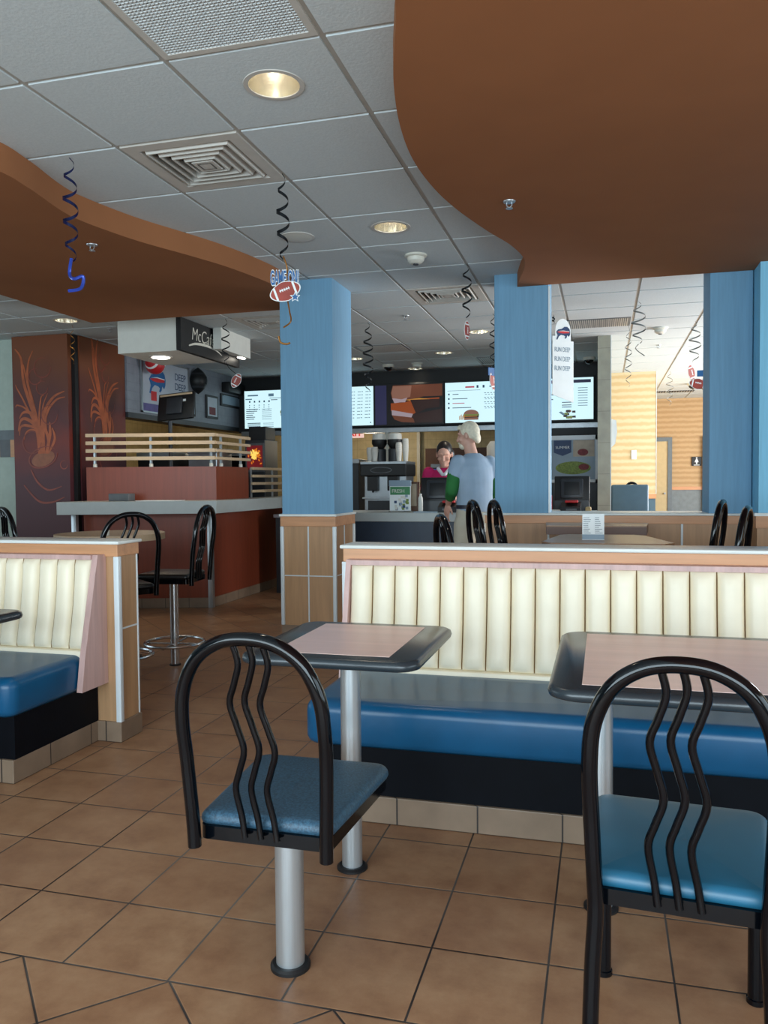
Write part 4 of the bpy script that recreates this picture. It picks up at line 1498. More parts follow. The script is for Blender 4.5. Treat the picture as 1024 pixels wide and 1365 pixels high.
# framed promotion behind the right register
t = thing('food_poster', 'silver framed food poster behind the right register', 'poster', (-.335, 9.6, 1.5))
b = MB()
for q in ((-.3, .3, .225, .275), (-.3, .3, -.27, -.235), (-.3, -.25, -.27, .275), (.25, .3, -.27, .275)):
    b.box(q[0], q[1], -.03, .02, q[2], q[3])
b.obj('frame', 'white_trim', t, smooth=False)
MB().box(-.25, .25, -.01, .01, -.235, .225).obj('print', 'poster_blue', t, smooth=False)
b = MB(); b.f([b.v((x, -.012, z)) for x, z in [(-.22, .22), (-.02, .22), (-.02, .08), (-.12, .04), (-.22, .08)]]); b.obj('shield_print', 'letter_navy', t, smooth=False)
text_mesh('lettering', 'SUMMER', .042, 'white_card', t, T4((-.2, -.0125, .125)) @ FRONT, .0004)
b = MB(); b.mi = 0
ellipse(b, 0, -.1, .2, .075, -.012)
b.obj('salad_print', 'food_green', t, smooth=False)
b = MB(); b.box(.0, .24, -.0115, -.0105, .03, .22); b.obj('side_print', 'poster_tan', t, smooth=False)
b = MB(); ellipse(b, .11, .08, .06, .04, -.0125); ellipse(b, .12, -.09, .06, .035, -.0126); b.obj('fruit_print', 'food_red', t, smooth=False)
for sx in (-1, 1):
    MB().box(sx * .285 - .006, sx * .285 + .006, -.04, -.03, -.1, .1, .004).obj('clip', 'black', t)
MB().box(-.3, .3, -.0, .4, -1.5, -.28).obj('cabinet', 'dark_grey', t, smooth=False)
# wall sign board on the partition's right face
tag(MB().prism_xz([(0.085, 1.9), (0.135, 1.885), (.143, 1.76), (.125, 1.64), (0.085, 1.6)], 8.86, 8.875).obj('hanging_board', 'white_card'), 'white board sticking out from the stone pillar', 'board')
tag(MB().box(.385, .455, 11.885, 11.9, 1.545, 1.675, .003).obj('wall_switch', 'white_card'), 'white switch plate on the yellow papered wall', 'switch')

# restroom sign
t = thing('restroom_sign', 'black restroom sign with a white figure beside the corridor door', 'sign', (1.68, 15.985, 1.59))
MB().box(-.085, .085, -.015, .015, -.085, .085, .004).obj('plate', 'black', t, smooth=False)
b = MB()
ellipse(b, 0, .06, .014, .014, -.0165, 0, 18)
b.f([b.v((x, -.0165, z)) for x, z in [(-.012, .04), (.012, .04), (.034, -.015), (.012, -.015), (.01, -.05), (-.01, -.05), (-.012, -.015), (-.034, -.015)]])
b.obj('figure', 'white_card', t, smooth=False)
b = MB(); b.box(-.05, .05, -.0165, -.015, -.075, -.065); b.obj('caption', 'white_card', t, smooth=False)
# blue-grey booth back and a distant chair
t = thing('booth_divider', 'blue-grey upholstered booth back before the yellow wall', 'booth back', (.27, 9.0, 0))
MB().box(-.185, .2, 0, .06, 0, 1.205, .02, 3).obj('panel', 'blue_grey', t)
MB().tube(spline([(-.05, .09, 1.15), (0, .09, 1.215), (.06, .09, 1.215), (.11, .09, 1.15)], 6), .014, 8).obj('rail_behind', 'black_metal', t)
chair('legs', 'dining_chair', 'distant black chair below the restroom sign', (1.62, 13.0, 0), math.radians(80), 'black_vinyl', .46)

# drink machine glow behind the railing
t = thing('drink_machine', 'drink dispenser with glowing orange front beside the blue column', 'drink machine', (-4.07, 9.0, 0))
MB().box(-.13, .13, 0, .4, 0, 1.78, .008).obj('housing', 'dark_grey', t, smooth=False)
MB().box(-.12, .125, -.012, 0, 1.39, 1.74, .004).obj('front_frame', 'mid_grey', t, smooth=False)
b = MB()
b.f([b.v((x, -.014, z)) for x, z in [(-.1, 1.42), (.105, 1.42), (.105, 1.71), (-.1, 1.71)]])
rnd = random.Random(11)
for k in range(46):
    r = abs(rnd.gauss(0, .07)); a = rnd.uniform(0, 2 * pi)
    px, pz = .0 + r * math.cos(a), 1.6 + r * math.sin(a) * 1.0
    if not (-.085 < px < .09 and 1.46 < pz < 1.69):
        continue
    b.mi = 2 if r < .045 else 1
    s = .02 if r < .05 else .013
    a2 = rnd.uniform(0, pi)
    b.f([b.v((px + s * math.cos(a2 + q * pi / 2) * (1.6 if q % 2 else .8), -.0145 - .0001 * k, pz + s * math.sin(a2 + q * pi / 2) * (1.6 if q % 2 else .8))) for q in range(4)])
b.obj('glowing_panel', ['glow_red', 'glow_orange', 'glow_yellow'], t, smooth=False)
MB().box(-.1, .12, .05, .35, 1.78, 1.94, .006).obj('top_unit', 'black', t, smooth=False)
# kitchen equipment seen through gaps
eq = [('ice_bin', 'black boxy ice bin behind the bar railing', 'bin', (-5.3, -4.85, 8.4, 8.9, 0, 1.62), 'black'),
      ('steel_cabinet', 'steel cabinet behind the monitor pole', 'cabinet', (-4.72, -4.35, 8.55, 8.95, 0, 1.66), 'steel'),
      ('prep_table', 'black prep station behind the bar railing, nearest the menu screens', 'prep station', (-5.0, -4.3, 9.6, 10.1, 0, 1.66), 'black_lam'),
      ('fryer', 'dark fryer behind the blue column', 'fryer', (-3.5, -3.05, 9.95, 10.4, 0, 1.55), 'dark_grey'),
      ('grill_hood', 'black grill unit behind the cashier', 'grill', (-2.35, -1.35, 11.2, 11.8, 0, 1.5), 'black'),
      ('fry_station', 'dark fry station behind the customer', 'fry station', (-1.25, -.7, 10.9, 11.4, 0, 1.45), 'dark_grey')]
for nm, lb, ct, bx, mt_ in eq:
    t = thing(nm, lb, ct, ((bx[0] + bx[1]) / 2, (bx[2] + bx[3]) / 2, 0))
    hx, hy = (bx[1] - bx[0]) / 2, (bx[3] - bx[2]) / 2
    MB().box(-hx, hx, -hy, hy, 0.05, bx[5], .01).obj('cabinet', mt_, t, smooth=False)
    MB().box(-hx - .01, hx + .01, -hy - .01, hy + .01, bx[5] - .05, bx[5] + .005, .004).obj('top_plate', 'steel', t, smooth=False)
    for sx in (-1, 1):
        for sy in (-1, 1):
            MB().lathe([(.02, 0), (.02, .06)], sx * (hx - .04), sy * (hy - .04), 10).obj('foot', 'black', t)
t = thing('counter_display', 'blue lit screen beside the cashier', 'screen', (-1.72, 8.45, .9))
MB().box(-.12, .12, 0, .03, .3, .5, .006).obj('housing', 'black', t, smooth=False)
MB().box(-.11, .11, -.003, 0, .31, .49).obj('display', emit('blue_display', rgb(44, 84, 160), .7), t, smooth=False)
MB().lathe([(.06, 0), (.06, .01), (.015, .02), (.015, .31)], 0, .015, 14).obj('stand', 'dark_grey', t)
tag(MB().lathe([(.06, 0), (.05, .012), (.03, .03), (.005, .034)], 0, 0, 16).obj('coffee_cup', 'cup_tan', loc=(-2.0, 8.7, .9)), 'tan cup on the back counter right of the espresso machine', 'cup')
t = thing('coffee_urn', 'white appliance standing behind the cashier right shoulder', 'appliance', (-1.22, 9.3, 0))
MB().box(-.12, .12, 0, .3, 0, 1.46, .01).obj('cabinet', 'steel', t, smooth=False)
MB().lathe([(.09, 1.46), (.1, 1.5), (.1, 1.66), (.06, 1.72)], 0, .15, 18).obj('urn', 'cup_white', t)


# ------------------------------------------------------------------ ceiling fixtures
def downlight(label, x, y, z=H, group=None):
    t = thing('downlight', label, 'ceiling light', (x, y, z))
    MB().lathe([(.116, -.004), (.118, -.001), (.1, 0.001), (.098, -.004), (.116, -.004)], 0, 0, 40, cap=False).obj('trim_ring', 'vent', t)
    b = MB(); b.lathe([(.099, 0), (.094, .06), (.078, .13), (.05, .17)], 0, 0, 40, cap=False); b.obj('reflector', 'can', t)
    MB().lathe([(.052, .168), (.052, .18)], 0, 0, 20).obj('cap', 'vent', t)
    MB().sphere((0, 0, .13), (.032, .032, .045), 14, 8).obj('bulb', 'lamp', t)
    return t


for (c, lb) in zip(cans, ['round recessed downlight nearest the camera, next to the eggcrate grille', 'round recessed downlight in front of the smoke detector', 'round recessed downlight above the mural panels', 'round recessed downlight beside the hanging football over the counter', 'round recessed downlight over the counter, between the football and the dome camera', 'round recessed downlight closest to the menu screens', 'round recessed downlight peeking out right of the left blue column']):
    downlight(lb, *c)


def flush_light(label, x, y, z):
    t = thing('downlight', label, 'ceiling light', (x, y, z))
    MB().lathe([(.11, 0), (.11, -.006), (.09, -.008)], 0, 0, 32).obj('trim_ring', 'vent', t)
    MB().lathe([(.085, -.0078), (.08, -.012)], 0, 0, 28).obj('diffuser', 'lamp', t)
    return t


flush_light('flat downlight under the white bulkhead above the monitor', -4.08, 6.9, 2.47)
flush_light('small flat downlight under the end of the bulkhead by the cafe sign', -3.628, 7.72, 2.565).scale = (.36, .9, 1)
# extra light the lamps give
for (x, y, z, e) in ((-4.08, 6.9, 2.4, 6), (-4.78, 6.44, 2.7, 5), (-1.21, 2.9, 2.72, 3), (-1.22, 4.68, 2.72, 4), (-1.22, 8.17, 2.7, 6), (-1.81, 9.37, 2.7, 6), (-2.43, 10.55, 2.7, 4), (-2.94, 9.47, 2.7, 5)):
    l = D.lights.new('downlight_glow', 'SPOT'); l.energy = e * 3; l.color = (1.0, .86, .66); l.spot_size = 1.9; l.spot_blend = .7; l.shadow_soft_size = .06
    o = D.objects.new('downlight_glow', l); o.location = (x, y, z); COL.objects.link(o)


def diffuser(label, i, j):
    x, y = GX + i * GP, GY + j * GP
    t = thing('air_vent', label, 'air vent', (x + GP / 2, y + GP / 2, H))
    h = GP / 2 - .012
    b = MB()
    b.box(-h, h, -h, -h + .06, -.002, .02); b.box(-h, h, h - .06, h, -.002, .02)
    b.box(-h, -h + .06, -h + .06, h - .06, -.002, .02); b.box(h - .06, h, -h + .06, h - .06, -.002, .02)
    b.obj('frame', 'vent', t, smooth=False)
    for k in range(5):
        r0 = h - .065 - .042 * k
        r1 = r0 - .03
        b = MB()
        rings = []
        for (r, z) in ((r0, .03), (r0 - .004, .028), (r1 + .012, -.004), (r1 + .012, -.008), (r1 + .006, -.008), (r0 - .014, .03)):
            rings.append([(-r, -r, z), (r, -r, z), (r, r, z), (-r, r, z)])
        b.loft(rings, cap=False)
        b.obj('louvre', 'vent', t, smooth=False)
    MB().box(-.055, .055, -.055, .055, -.008, .0, .002).obj('centre_plate', 'vent', t, smooth=False)
    MB().box(-h, h, -h, h, .045, .055).obj('duct_box', 'vent_dark', t, smooth=False)
    return t


diffuser('large square louvred ceiling vent in the foreground', *vent_cells[0])
diffuser('square louvred ceiling vent left of the middle blue column', *vent_cells[1])
diffuser('louvred ceiling vent partly hidden behind the left blue column', *vent_cells[2])
# egg-crate return grille
i, j = egg_cells[0]
x, y = GX + i * GP, GY + j * GP
t = thing('return_grille', 'eggcrate return-air grille at the top edge', 'air grille', (x + GP / 2, y + GP / 2, H))
h = GP / 2 - .008
b = MB()
b.box(-h, h, -h, -h + .025, -.002, .02); b.box(-h, h, h - .025, h, -.002, .02); b.box(-h, -h + .025, -h + .025, h - .025, -.002, .02); b.box(h - .025, h, -h + .025, h - .025, -.002, .02)
b.obj('frame', 'vent', t, smooth=False)
b = MB()
n = 36
for k in range(n + 1):
    p = -h + .025 + (2 * h - .05) * k / n
    b.box(p - .0018, p + .0018, -h + .02, h - .02, .0, .014); b.box(-h + .02, h - .02, p - .0018, p + .0018, .0, .0138)
b.obj('eggcrate', 'egg', t, smooth=False)
MB().box(-h, h, -h, h, .05, .055).obj('duct_box', 'mid_grey', t, smooth=False)


def panel_grille(label, x0, x1, y0, y1, mat, slats):
    t = thing('ceiling_grille', label, 'air grille', ((x0 + x1) / 2, (y0 + y1) / 2, H))
    hx, hy = (x1 - x0) / 2, (y1 - y0) / 2
    b = MB(); b.box(-hx, hx, -hy, hy, -.004, .002); b.obj('panel', mat, t, smooth=False)
    b = MB()
    for k in range(slats):
        p = -hx + .03 + (2 * hx - .06) * k / max(1, slats - 1)
        b.box(p - .004, p + .004, -hy + .02, hy - .02, -.008, -.003)
    b.obj('slats', 'vent', t, smooth=False)


panel_grille('pale slatted ceiling grille above the right menu screen', -.35, .25, 7.87, 8.3, 'mid_grey', 30)
panel_grille('flat grey ceiling grille beyond the left blue column', -2.68, -2.13, 8.62, 9.08, 'mid_grey', 20)
panel_grille('dark ceiling grille near the right menu screens', -1.5, -.95, 9.85, 10.4, 'dark_grey', 20)
panel_grille('dark strip vent in the ceiling before the corridor', .8, 1.5, 14.6, 14.85, 'vent_dark', 16)


def speaker_disc(label, x, y):
    t = thing('ceiling_speaker', label, 'speaker', (x, y, H))
    MB().lathe([(.105, .0), (.105, -.004), (.098, -.006)], 0, 0, 32).obj('rim', 'vent', t)
    MB().lathe([(.092, -.0058), (.06, -.009), (.01, -.01)], 0, 0, 32).obj('mesh_cover', 'plastic_white', t)


speaker_disc('flat round ceiling speaker behind the game-day streamer', -1.82, 4.70)


def smoke(label, x, y):
    t = thing('smoke_detector', label, 'smoke detector', (x, y, H))
    MB().lathe([(.075, 0), (.075, -.012), (.06, -.018)], 0, 0, 28).obj('mount', 'plastic_white', t)
    MB().lathe([(.058, -.017), (.055, -.04), (.04, -.055), (.022, -.06)], 0, 0, 28).obj('head', 'plastic_white', t)
    MB().lathe([(.02, -.0595), (.018, -.066)], 0, 0, 16).obj('sensor', 'dark_grey', t)


smoke('white smoke detector near the centre downlight', -1.21, 5.3)
smoke('white smoke detector on the bright right ceiling', .55, 8.53)
smoke('white smoke detector near the menu screens', -2.3, 10.1)


def sprinkler(label, x, y, z):
    t = thing('sprinkler', label, 'sprinkler', (x, y, z))
    MB().lathe([(.032, 0), (.03, -.005), (.012, -.008)], 0, 0, 20).obj('escutcheon', 'alu', t)
    MB().tube([(-.012, 0, -.006), (-.014, 0, -.02), (0, 0, -.034)], .003, 6).obj('frame_arm', 'alu', t)
    MB().tube([(.012, 0, -.006), (.014, 0, -.02), (0, 0, -.034)], .003, 6).obj('frame_arm', 'alu', t)
    MB().lathe([(.018, -.034), (.018, -.037), (.004, -.039)], 0, 0, 16).obj('deflector', 'alu', t)


sprinkler('small sprinkler head on the right brown soffit', -.46, 4.15, 2.67)
sprinkler('small sprinkler head on the left brown soffit', -2.85, 4.09, 2.64)
sprinkler('sprinkler head in front of the centre menu screens', -1.74, 7.19, H)
sprinkler('sprinkler head on the bright right ceiling', .6, 9.6, H)
sprinkler('sprinkler head above the mural, left of the bulkhead', -4.63, 6.9, H)


def dome(label, x, y):
    t = thing('dome_camera', label, 'security camera', (x, y, H))
    MB().lathe([(.075, 0), (.075, -.025), (.065, -.035)], 0, 0, 24).obj('mount', 'plastic_white', t)
    MB().sphere((0, 0, -.035), (.058, .058, .05), 20, 10).obj('dome', 'black_metal', t)


dome('white dome security camera above the fish sandwich screen', -2.68, 10.1)
dome('dark dome security camera above the rightmost menu screen', -.17, 10.3)
dome('dome security camera at the corridor entrance', 1.36, 13.6)


# ------------------------------------------------------------------ hanging streamers
def streamer(label, x, y, ztop, zbot, r0, r1, turns, mat, width=.02, phase=0.0, top=H):
    t = thing('hanging_streamer', label, 'streamer', (x, y, top))
    b = MB()
    turns = max(2.2, (ztop - zbot) / .105)
    r1 *= 1.15
    n = int(turns * 24)
    A, B_ = [], []
    for k in range(n + 1):
        u = k / n
        r = r0 + (r1 - r0) * math.sin(pi * min(1, u * 1.0)) ** .8
        a = 2 * pi * turns * u + phase
        z = (ztop - top) + (zbot - ztop) * u
        p = Vector((r * math.cos(a), r * math.sin(a), z))
        w = width * (.5 + .5 * math.sin(pi * u) ** .5)
        tl = Vector((0, 0, w / 2))
        A.append(b.v(p + tl)); B_.append(b.v(p - tl))
    for k in range(n):
        b.f([A[k], A[k + 1], B_[k + 1], B_[k]])
    b.tube([(0, 0, 0), (r0 * math.cos(phase), r0 * math.sin(phase), ztop - top)], .002, 5)
    b.obj('spiral_ribbon', mat, t, angle=80)
    return t


def ball_cutout(parent, z, a, rot, face=0.0, x=0.0):
    """flat card football hung from a streamer"""
    mt = T4((x, 0, z)) @ Matrix.Rotation(face, 4, 'Z') @ Matrix.Rotation(rot, 4, 'Y')
    b = MB(mt)
    n = 28

    def outline(s, y0, y1):
        pts = []
        for k in range(n):
            an = 2 * pi * k / n
            pts.append((a * s * math.cos(an), a * s * .62 * math.sin(an) * (1 - .18 * abs(math.cos(an)))))
        b.loft([[(p[0], y0, p[1]) for p in pts], [(p[0], y1, p[1]) for p in pts]])
    b.mi = 1
    outline(1.08, -.0015, .0015)
    b.mi = 0
    outline(1.0, -.003, .003)
    b.mi = 1
    for sx in (-1, 1):
        b.box(sx * a * .66 - a * .07, sx * a * .66 + a * .07, -.0036, .0036, -a * .42, a * .42)
    b.box(-a * .36, a * .36, -.0036, .0036, -a * .03 + a * .12, a * .03 + a * .12)
    for k in range(5):
        xx = -a * .3 + a * .15 * k
        b.box(xx - a * .025, xx + a * .025, -.0037, .0037, a * .02, a * .22)
    return b.obj('football_cutout', ['football', 'white_card'], parent, smooth=False)


s1 = streamer('navy and blue spiral streamer hanging left of the large vent', -2.39, 3.27, 2.75, 2.30, .018, .03, 6.2, 'ribbon_navy', .016)
b = MB(); b.tube(spline([(.0, 0, -.46), (-.02, .01, -.53), (.02, -.01, -.56), (.06, .0, -.55), (.04, .01, -.6), (-.02, 0, -.61)], 6), .008, 6)
b.obj('ribbon_tail', 'ribbon_blue', s1)
s2 = streamer('dark spiral streamer carrying the game-day football sign', -1.52, 3.73, 2.75, 2.35, .012, .028, 4.6, 'ribbon_dark', .018)
ball_cutout(s2, -.572, .074, math.radians(-20), math.radians(15), .008)
gt = T4((-.066, -.012, -.537)) @ Matrix.Rotation(math.radians(15), 4, 'Z') @ FRONT
c_ = text_mesh('lettering', 'GAME ON!', .098, 'white_card', s2, T4((0, .002, 0)) @ gt, .0015, offset=.006, sx=.3)
c2 = text_mesh('lettering', 'GAME ON!', .098, 'letter_blue', s2, gt, .0025, offset=.0015, sx=.3)
b = MB(T4((.062, -.006, -.605)) @ Matrix.Rotation(math.radians(15), 4, 'Z'))
for (rr, mi, dy) in ((.027, 0, 0), (.02, 1, -.001)):
    b.mi = mi
    b.f([b.v((rr * (1 if k % 2 == 0 else .45) * math.sin(k * pi / 5), -.003 + dy, rr * (1 if k % 2 == 0 else .45) * math.cos(k * pi / 5))) for k in range(10)])
b.obj('star', ['white_card', 'letter_blue'], s2, smooth=False)
b = MB(); b.tube(spline([(-.0, 0, -.4), (.012, .02, -.46), (.0, .03, -.55), (.02, .02, -.66), (.035, 0, -.72), (.0, -.01, -.75)], 6), .004, 6); b.tube(spline([(-.03, 0, -.79), (-.02, 0, -.82), (.01, .0, -.83), (.03, 0, -.825)], 6), .005, 6)
b.obj('ribbon_tail', 'ribbon_gold', s2)
s3 = streamer('dark spiral streamer with a small football before the middle column', -.92, 5.62, 2.75, 2.40, .016, .032, 4.5, 'ribbon_dark', .016)
ball_cutout(s3, -.46, .062, math.radians(90), math.radians(72), .0)
s4 = streamer('thin dark streamer with a football pennant touching the middle column', -.965, 7.34, 2.75, 2.27, .014, .028, 8, 'ribbon_dark', .014)
ball_cutout(s4, -.6, .085, math.radians(80), math.radians(65), 0)
b = MB(T4((0, -.01, -.53)) @ Matrix.Rotation(math.radians(55), 4, 'Z')); b.box(-.06, .06, -.003, .003, -.03, .04); b.obj('blue_header', 'letter_blue', s4, smooth=False)
streamer('curly dark streamer right of the left blue column', -2.16, 7.39, 2.75, 2.12, .016, .045, 6.5, 'ribbon_dark', .018)
s6 = streamer('spiral streamer holding the tall white buffalo banner', -.44, 7.57, 2.76, 2.7, .008, .012, 1.5, 'ribbon_dark', .012)
mt = T4((.085, 0, 0)) @ Matrix.Rotation(math.radians(38), 4, 'Z')
b = MB(mt)
n = 24
pts = [(.085 * math.cos(pi * k / n), -.16 + .12 * math.sin(pi * k / n)) for k in range(n + 1)]
pts += [(-.085, -.2), (-.115, -.2), (-.115, -.69), (-.12, -.73), (.115, -.80), (.115, -.24), (.085, -.24)]
b.loft([[(p[0], -.002, p[1]) for p in pts], [(p[0], .002, p[1]) for p in pts]])
b.obj('banner', 'white_card', s6, smooth=False)
b = MB(mt @ T4((0, 0, -.17))); buffalo(b, .15, -.0035); b.obj('emblem', ['letter_navy', 'red_card', 'white_card'], s6, smooth=False)
for k in range(3):
    text_mesh('lettering', 'RUN DEEP', .06, 'poster_blue', s6, mt @ T4((-.095, -.003, -.34 - .085 * k)) @ FRONT, .0005, sx=.62)
s7 = streamer('silvery spiral streamer before the yellow wall', .29, 7.23, 2.75, 2.42, .02, .055, 3.6, 'ribbon_silver', .014)
b = MB(); b.tube(spline([(0, 0, -.36), (-.02, 0, -.4), (.05, 0, -.46)], 6), .004, 6); b.obj('ribbon_tail', 'ribbon_silver', s7)
streamer('thin silvery streamer dangling in front of the yellow wall', .235, 8.2, 2.7, 2.16, .012, .03, 6, 'ribbon_silver', .01)
s8 = streamer('silvery streamer with two footballs beside the shaded column', .85, 8.28, 2.75, 2.38, .016, .05, 4.2, 'ribbon_silver', .014)
ball_cutout(s8, -.49, .075, math.radians(70), math.radians(45), -.03)
ball_cutout(s8, -.6, .08, math.radians(12), math.radians(10), .03)
b = MB(); b.box(.02, .1, -.003, .003, -.53, -.47); b.obj('blue_header', 'letter_blue', s8, smooth=False)
b = MB(); b.tube(spline([(.06, 0, -.64), (.1, 0, -.68), (.13, 0, -.73)], 6), .005, 6); b.obj('ribbon_tail', 'ribbon_gold', s8)
streamer('faint silvery streamer high in the bright right corner', .9, 11.98, 2.75, 2.3, .015, .045, 5, 'ribbon_silver', .012)
streamer('faint streamer hanging before the corridor wall', 1.5, 12.6, 2.45, 1.95, .015, .06, 3, 'ribbon_silver', .01)
s10 = streamer('dark curly streamer with a football beside the cafe sign', -3.36, 6.82, 2.75, 2.36, .012, .035, 4.2, 'ribbon_dark', .014)
ball_cutout(s10, -.57, .066, math.radians(-62), math.radians(20), .1)
b = MB(); b.tube(spline([(.0, 0, -.4), (.03, 0, -.45), (.1, 0, -.51)], 5), .003, 6); b.obj('ribbon_tail', 'ribbon_dark', s10)
streamer('tiny dark streamer hanging before the mural joint', -4.85, 6.62, 2.74, 2.4, .008, .02, 4, 'ribbon_gold', .01)


# ------------------------------------------------------------------ people
class Blob(MB):
    def remesh(self, name, mat, parent, voxel=.008, smooth_it=4):
        bm = self.bm
        bmesh.ops.recalc_face_normals(bm, faces=bm.faces)
        me = D.meshes.new(name)
        bm.to_mesh(me); bm.free()
        o = D.objects.new(name, me)
        COL.objects.link(o)
        r = o.modifiers.new('r', 'REMESH'); r.mode = 'VOXEL'; r.voxel_size = voxel; r.use_smooth_shade = True
        s = o.modifiers.new('s', 'SMOOTH'); s.iterations = smooth_it; s.factor = .5
        dg = bpy.context.evaluated_depsgraph_get()
        m2 = D.meshes.new_from_object(o.evaluated_get(dg))
        D.objects.remove(o); D.meshes.remove(me)
        m2.name = name
        for p in m2.polygons:
            p.use_smooth = True
        m2.materials.clear()
        m2.materials.append(M[mat])
        o = D.objects.new(name, m2)
        COL.objects.link(o)
        o.parent = parent
        return o

    def limb(self, pts, radii, seg=14):
        for (p, q, a, c) in zip(pts, pts[1:], radii, radii[1:]):
            self.capsule(p, q, a, c, seg)
        return self

    def oval(self, rings, seg=22):
        """torso from (center, rx, ry) rings"""
        self.loft([[(c[0] + rx * math.cos(2 * pi * k / seg), c[1] + ry * math.sin(2 * pi * k / seg), c[2]) for k in range(seg)] for c, rx, ry in rings])
        return self


def head(b, mtx, female=False):
    """head facing local -Y ... built about the head centre"""
    old = b.T
    b.T = old @ mtx
    b.sphere((0, .012, .022), (.074, .094, .098), 20, 14)      # cranium
    b.sphere((0, -.02, -.045), (.058, .07, .072), 18, 12)       # jaw
    b.sphere((0, -.068, -.092), (.026, .024, .02), 12, 8)       # chin
    b.capsule((0, -.088, .012), (0, -.106, -.028), .009, .014)  # nose
    b.sphere((0, -.082, -.062), (.024, .012, .008), 10, 6)      # lips
    b.sphere((0, -.082, -.073), (.02, .012, .007), 10, 6)
    for s in (-1, 1):
        b.capsule((s * .014, -.086, .03), (s * .045, -.076, .028), .009, .008)  # brow
        b.sphere((s * .078, .012, -.005), (.01, .02, .032), 10, 8)  # ear
        b.sphere((s * .04, -.064, -.025), (.024, .022, .02), 10, 8)  # cheek
    b.T = old


def hand(b, wrist, direction, palm_n, thumb_side, curl=.25, s=1.0):
    """palm, five separate fingers and thumb; direction = wrist to fingertips"""
    w = Vector(wrist); d = Vector(direction).normalized(); nrm = Vector(palm_n).normalized()
    nrm = (nrm - d * nrm.dot(d)).normalized()
    side = d.cross(nrm) * thumb_side
    for k in range(4):
        off = (k - 1.5) * .019 * s
        base = w + d * .03 * s - side * off * .6
        kn = w + d * (.088 - abs(k - 1.2) * .004) * s - side * off
        b.capsule(base, kn, .014 * s, .0115 * s, 10)
        L = (.036, .042, .040, .030)[k] * s
        ang = curl * .6
        p = kn
        for j, f in enumerate((1.0, .68, .55)):
            dd = (d * math.cos(ang) + nrm * math.sin(ang)).normalized()
            q = p + dd * L * f
            b.capsule(p, q, (.0088 - .0008 * j) * s, (.0082 - .0008 * j) * s, 8)
            p = q
            ang += curl
    tb = w + d * .028 * s + side * .024 * s
    t1 = tb + (d * .62 + side * .7 + nrm * .25).normalized() * .036 * s
    t2 = t1 + (d * .85 + side * .3 + nrm * .35).normalized() * .03 * s
    b.capsule(tb, t1, .013 * s, .0105 * s, 8); b.capsule(t1, t2, .0105 * s, .008 * s, 8)


def person(name, label, loc, rz):
    return thing(name, label, 'person', loc, rz)


# customer: stands at the counter, back three-quarter to us, head turned left. local frame: faces +Y
P = person('person', 'white-haired customer in a pale blue T-shirt over green sleeves, leaning at the counter', (-1.02, 6.58, 0), math.radians(42))
hipL, hipR = (-.09, 0, .92), (.09, 0, .92)
kneeL, kneeR = (-.10, .03, .49), (.11, .0, .49)
ankL, ankR = (-.10, -.03, .08), (.12, -.04, .08)
shL, shR = (-.155, .02, 1.425), (.155, .0, 1.42)
elL, wrL = (-.20, .03, 1.185), (-.13, .20, 1.075)
elR, wrR = (.215, .03, 1.17), (.18, .24, 1.07)
HT = T4((-.03, .05, 1.63)) @ Matrix.Rotation(math.radians(180 + 36), 4, 'Z') @ Matrix.Rotation(math.radians(8), 4, 'X') @ Matrix.Diagonal((.9, .9, .92, 1))
body = Blob()
body.oval([((0, 0, .86), .14, .1), ((0, 0, .95), .155, .11), ((0, .0, 1.08), .14, .105), ((0, .01, 1.25), .16, .11), ((0, .01, 1.38), .165, .1), ((0, .02, 1.46), .09, .07)])
body.capsule((0, .02, 1.42), (-.02, .05, 1.56), .055, .05)
body.limb([hipL, kneeL, ankL], [.085, .058, .042]); body.limb([hipR, kneeR, ankR], [.085, .058, .042])
body.limb([(-.14, .02, 1.4), elL, wrL], [.046, .04, .028]); body.limb([(.14, 0, 1.395), elR, wrR], [.046, .04, .028])
for a_, s_ in ((ankL, -1), (ankR, 1)):
    body.capsule((a_[0], a_[1] - .03, .04), (a_[0] + s_ * .02, a_[1] + .13, .03), .036, .03)
head(body, HT)
hand(body, wrL, (.0, .4, -1), (1, 0, .1), 1, .3)
hand(body, wrR, (-.3, 1, -.5), (-1, 0, 0), -1, .35)
body.remesh('body', 'skin_fair', P, .006, 3)
sh = Blob()
sh.oval([((0, .0, 1.0), .16, .125), ((0, 0, 1.06), .16, .125), ((0, .0, 1.14), .158, .124), ((0, .005, 1.26), .166, .125), ((0, .01, 1.37), .168, .115), ((0, .015, 1.44), .125, .09), ((0, .02, 1.485), .06, .056)])
sh.capsule((-.143, .02, 1.405), (-.17, .022, 1.32), .07, .068); sh.capsule((.143, 0, 1.4), (.182, .01, 1.32), .07, .068)
sh.remesh('shirt', 'shirt_blue', P, .009, 5)
for nm_, s_, e_, w_ in (('sleeve', shL, elL, wrL), ('sleeve', shR, elR, wrR)):
    k = Blob()
    s2_ = Vector(s_).lerp(Vector(e_), .42)
    k.limb([s2_, e_, Vector(e_).lerp(Vector(w_), .5)], [.062, .055, .045])
    k.remesh(nm_, 'sleeve_green', P, .008, 4)
tr = Blob()
tr.oval([((0, 0, .84), .15, .115), ((0, 0, .93), .17, .122), ((0, 0, 1.05), .158, .12)])
tr.limb([(-.088, 0, .9), (-.10, .03, .49), (-.10, -.03, .1)], [.1, .078, .065]); tr.limb([(.088, 0, .9), (.11, 0, .49), (.12, -.04, .1)], [.1, .078, .065])
tr.remesh('trousers', 'khaki', P, .01, 4)
b = MB()
n = 32
ringp = lambda r, z: [((.17 + r) * math.cos(2 * pi * k / n), (.126 + r) * math.sin(2 * pi * k / n), z) for k in range(n)]
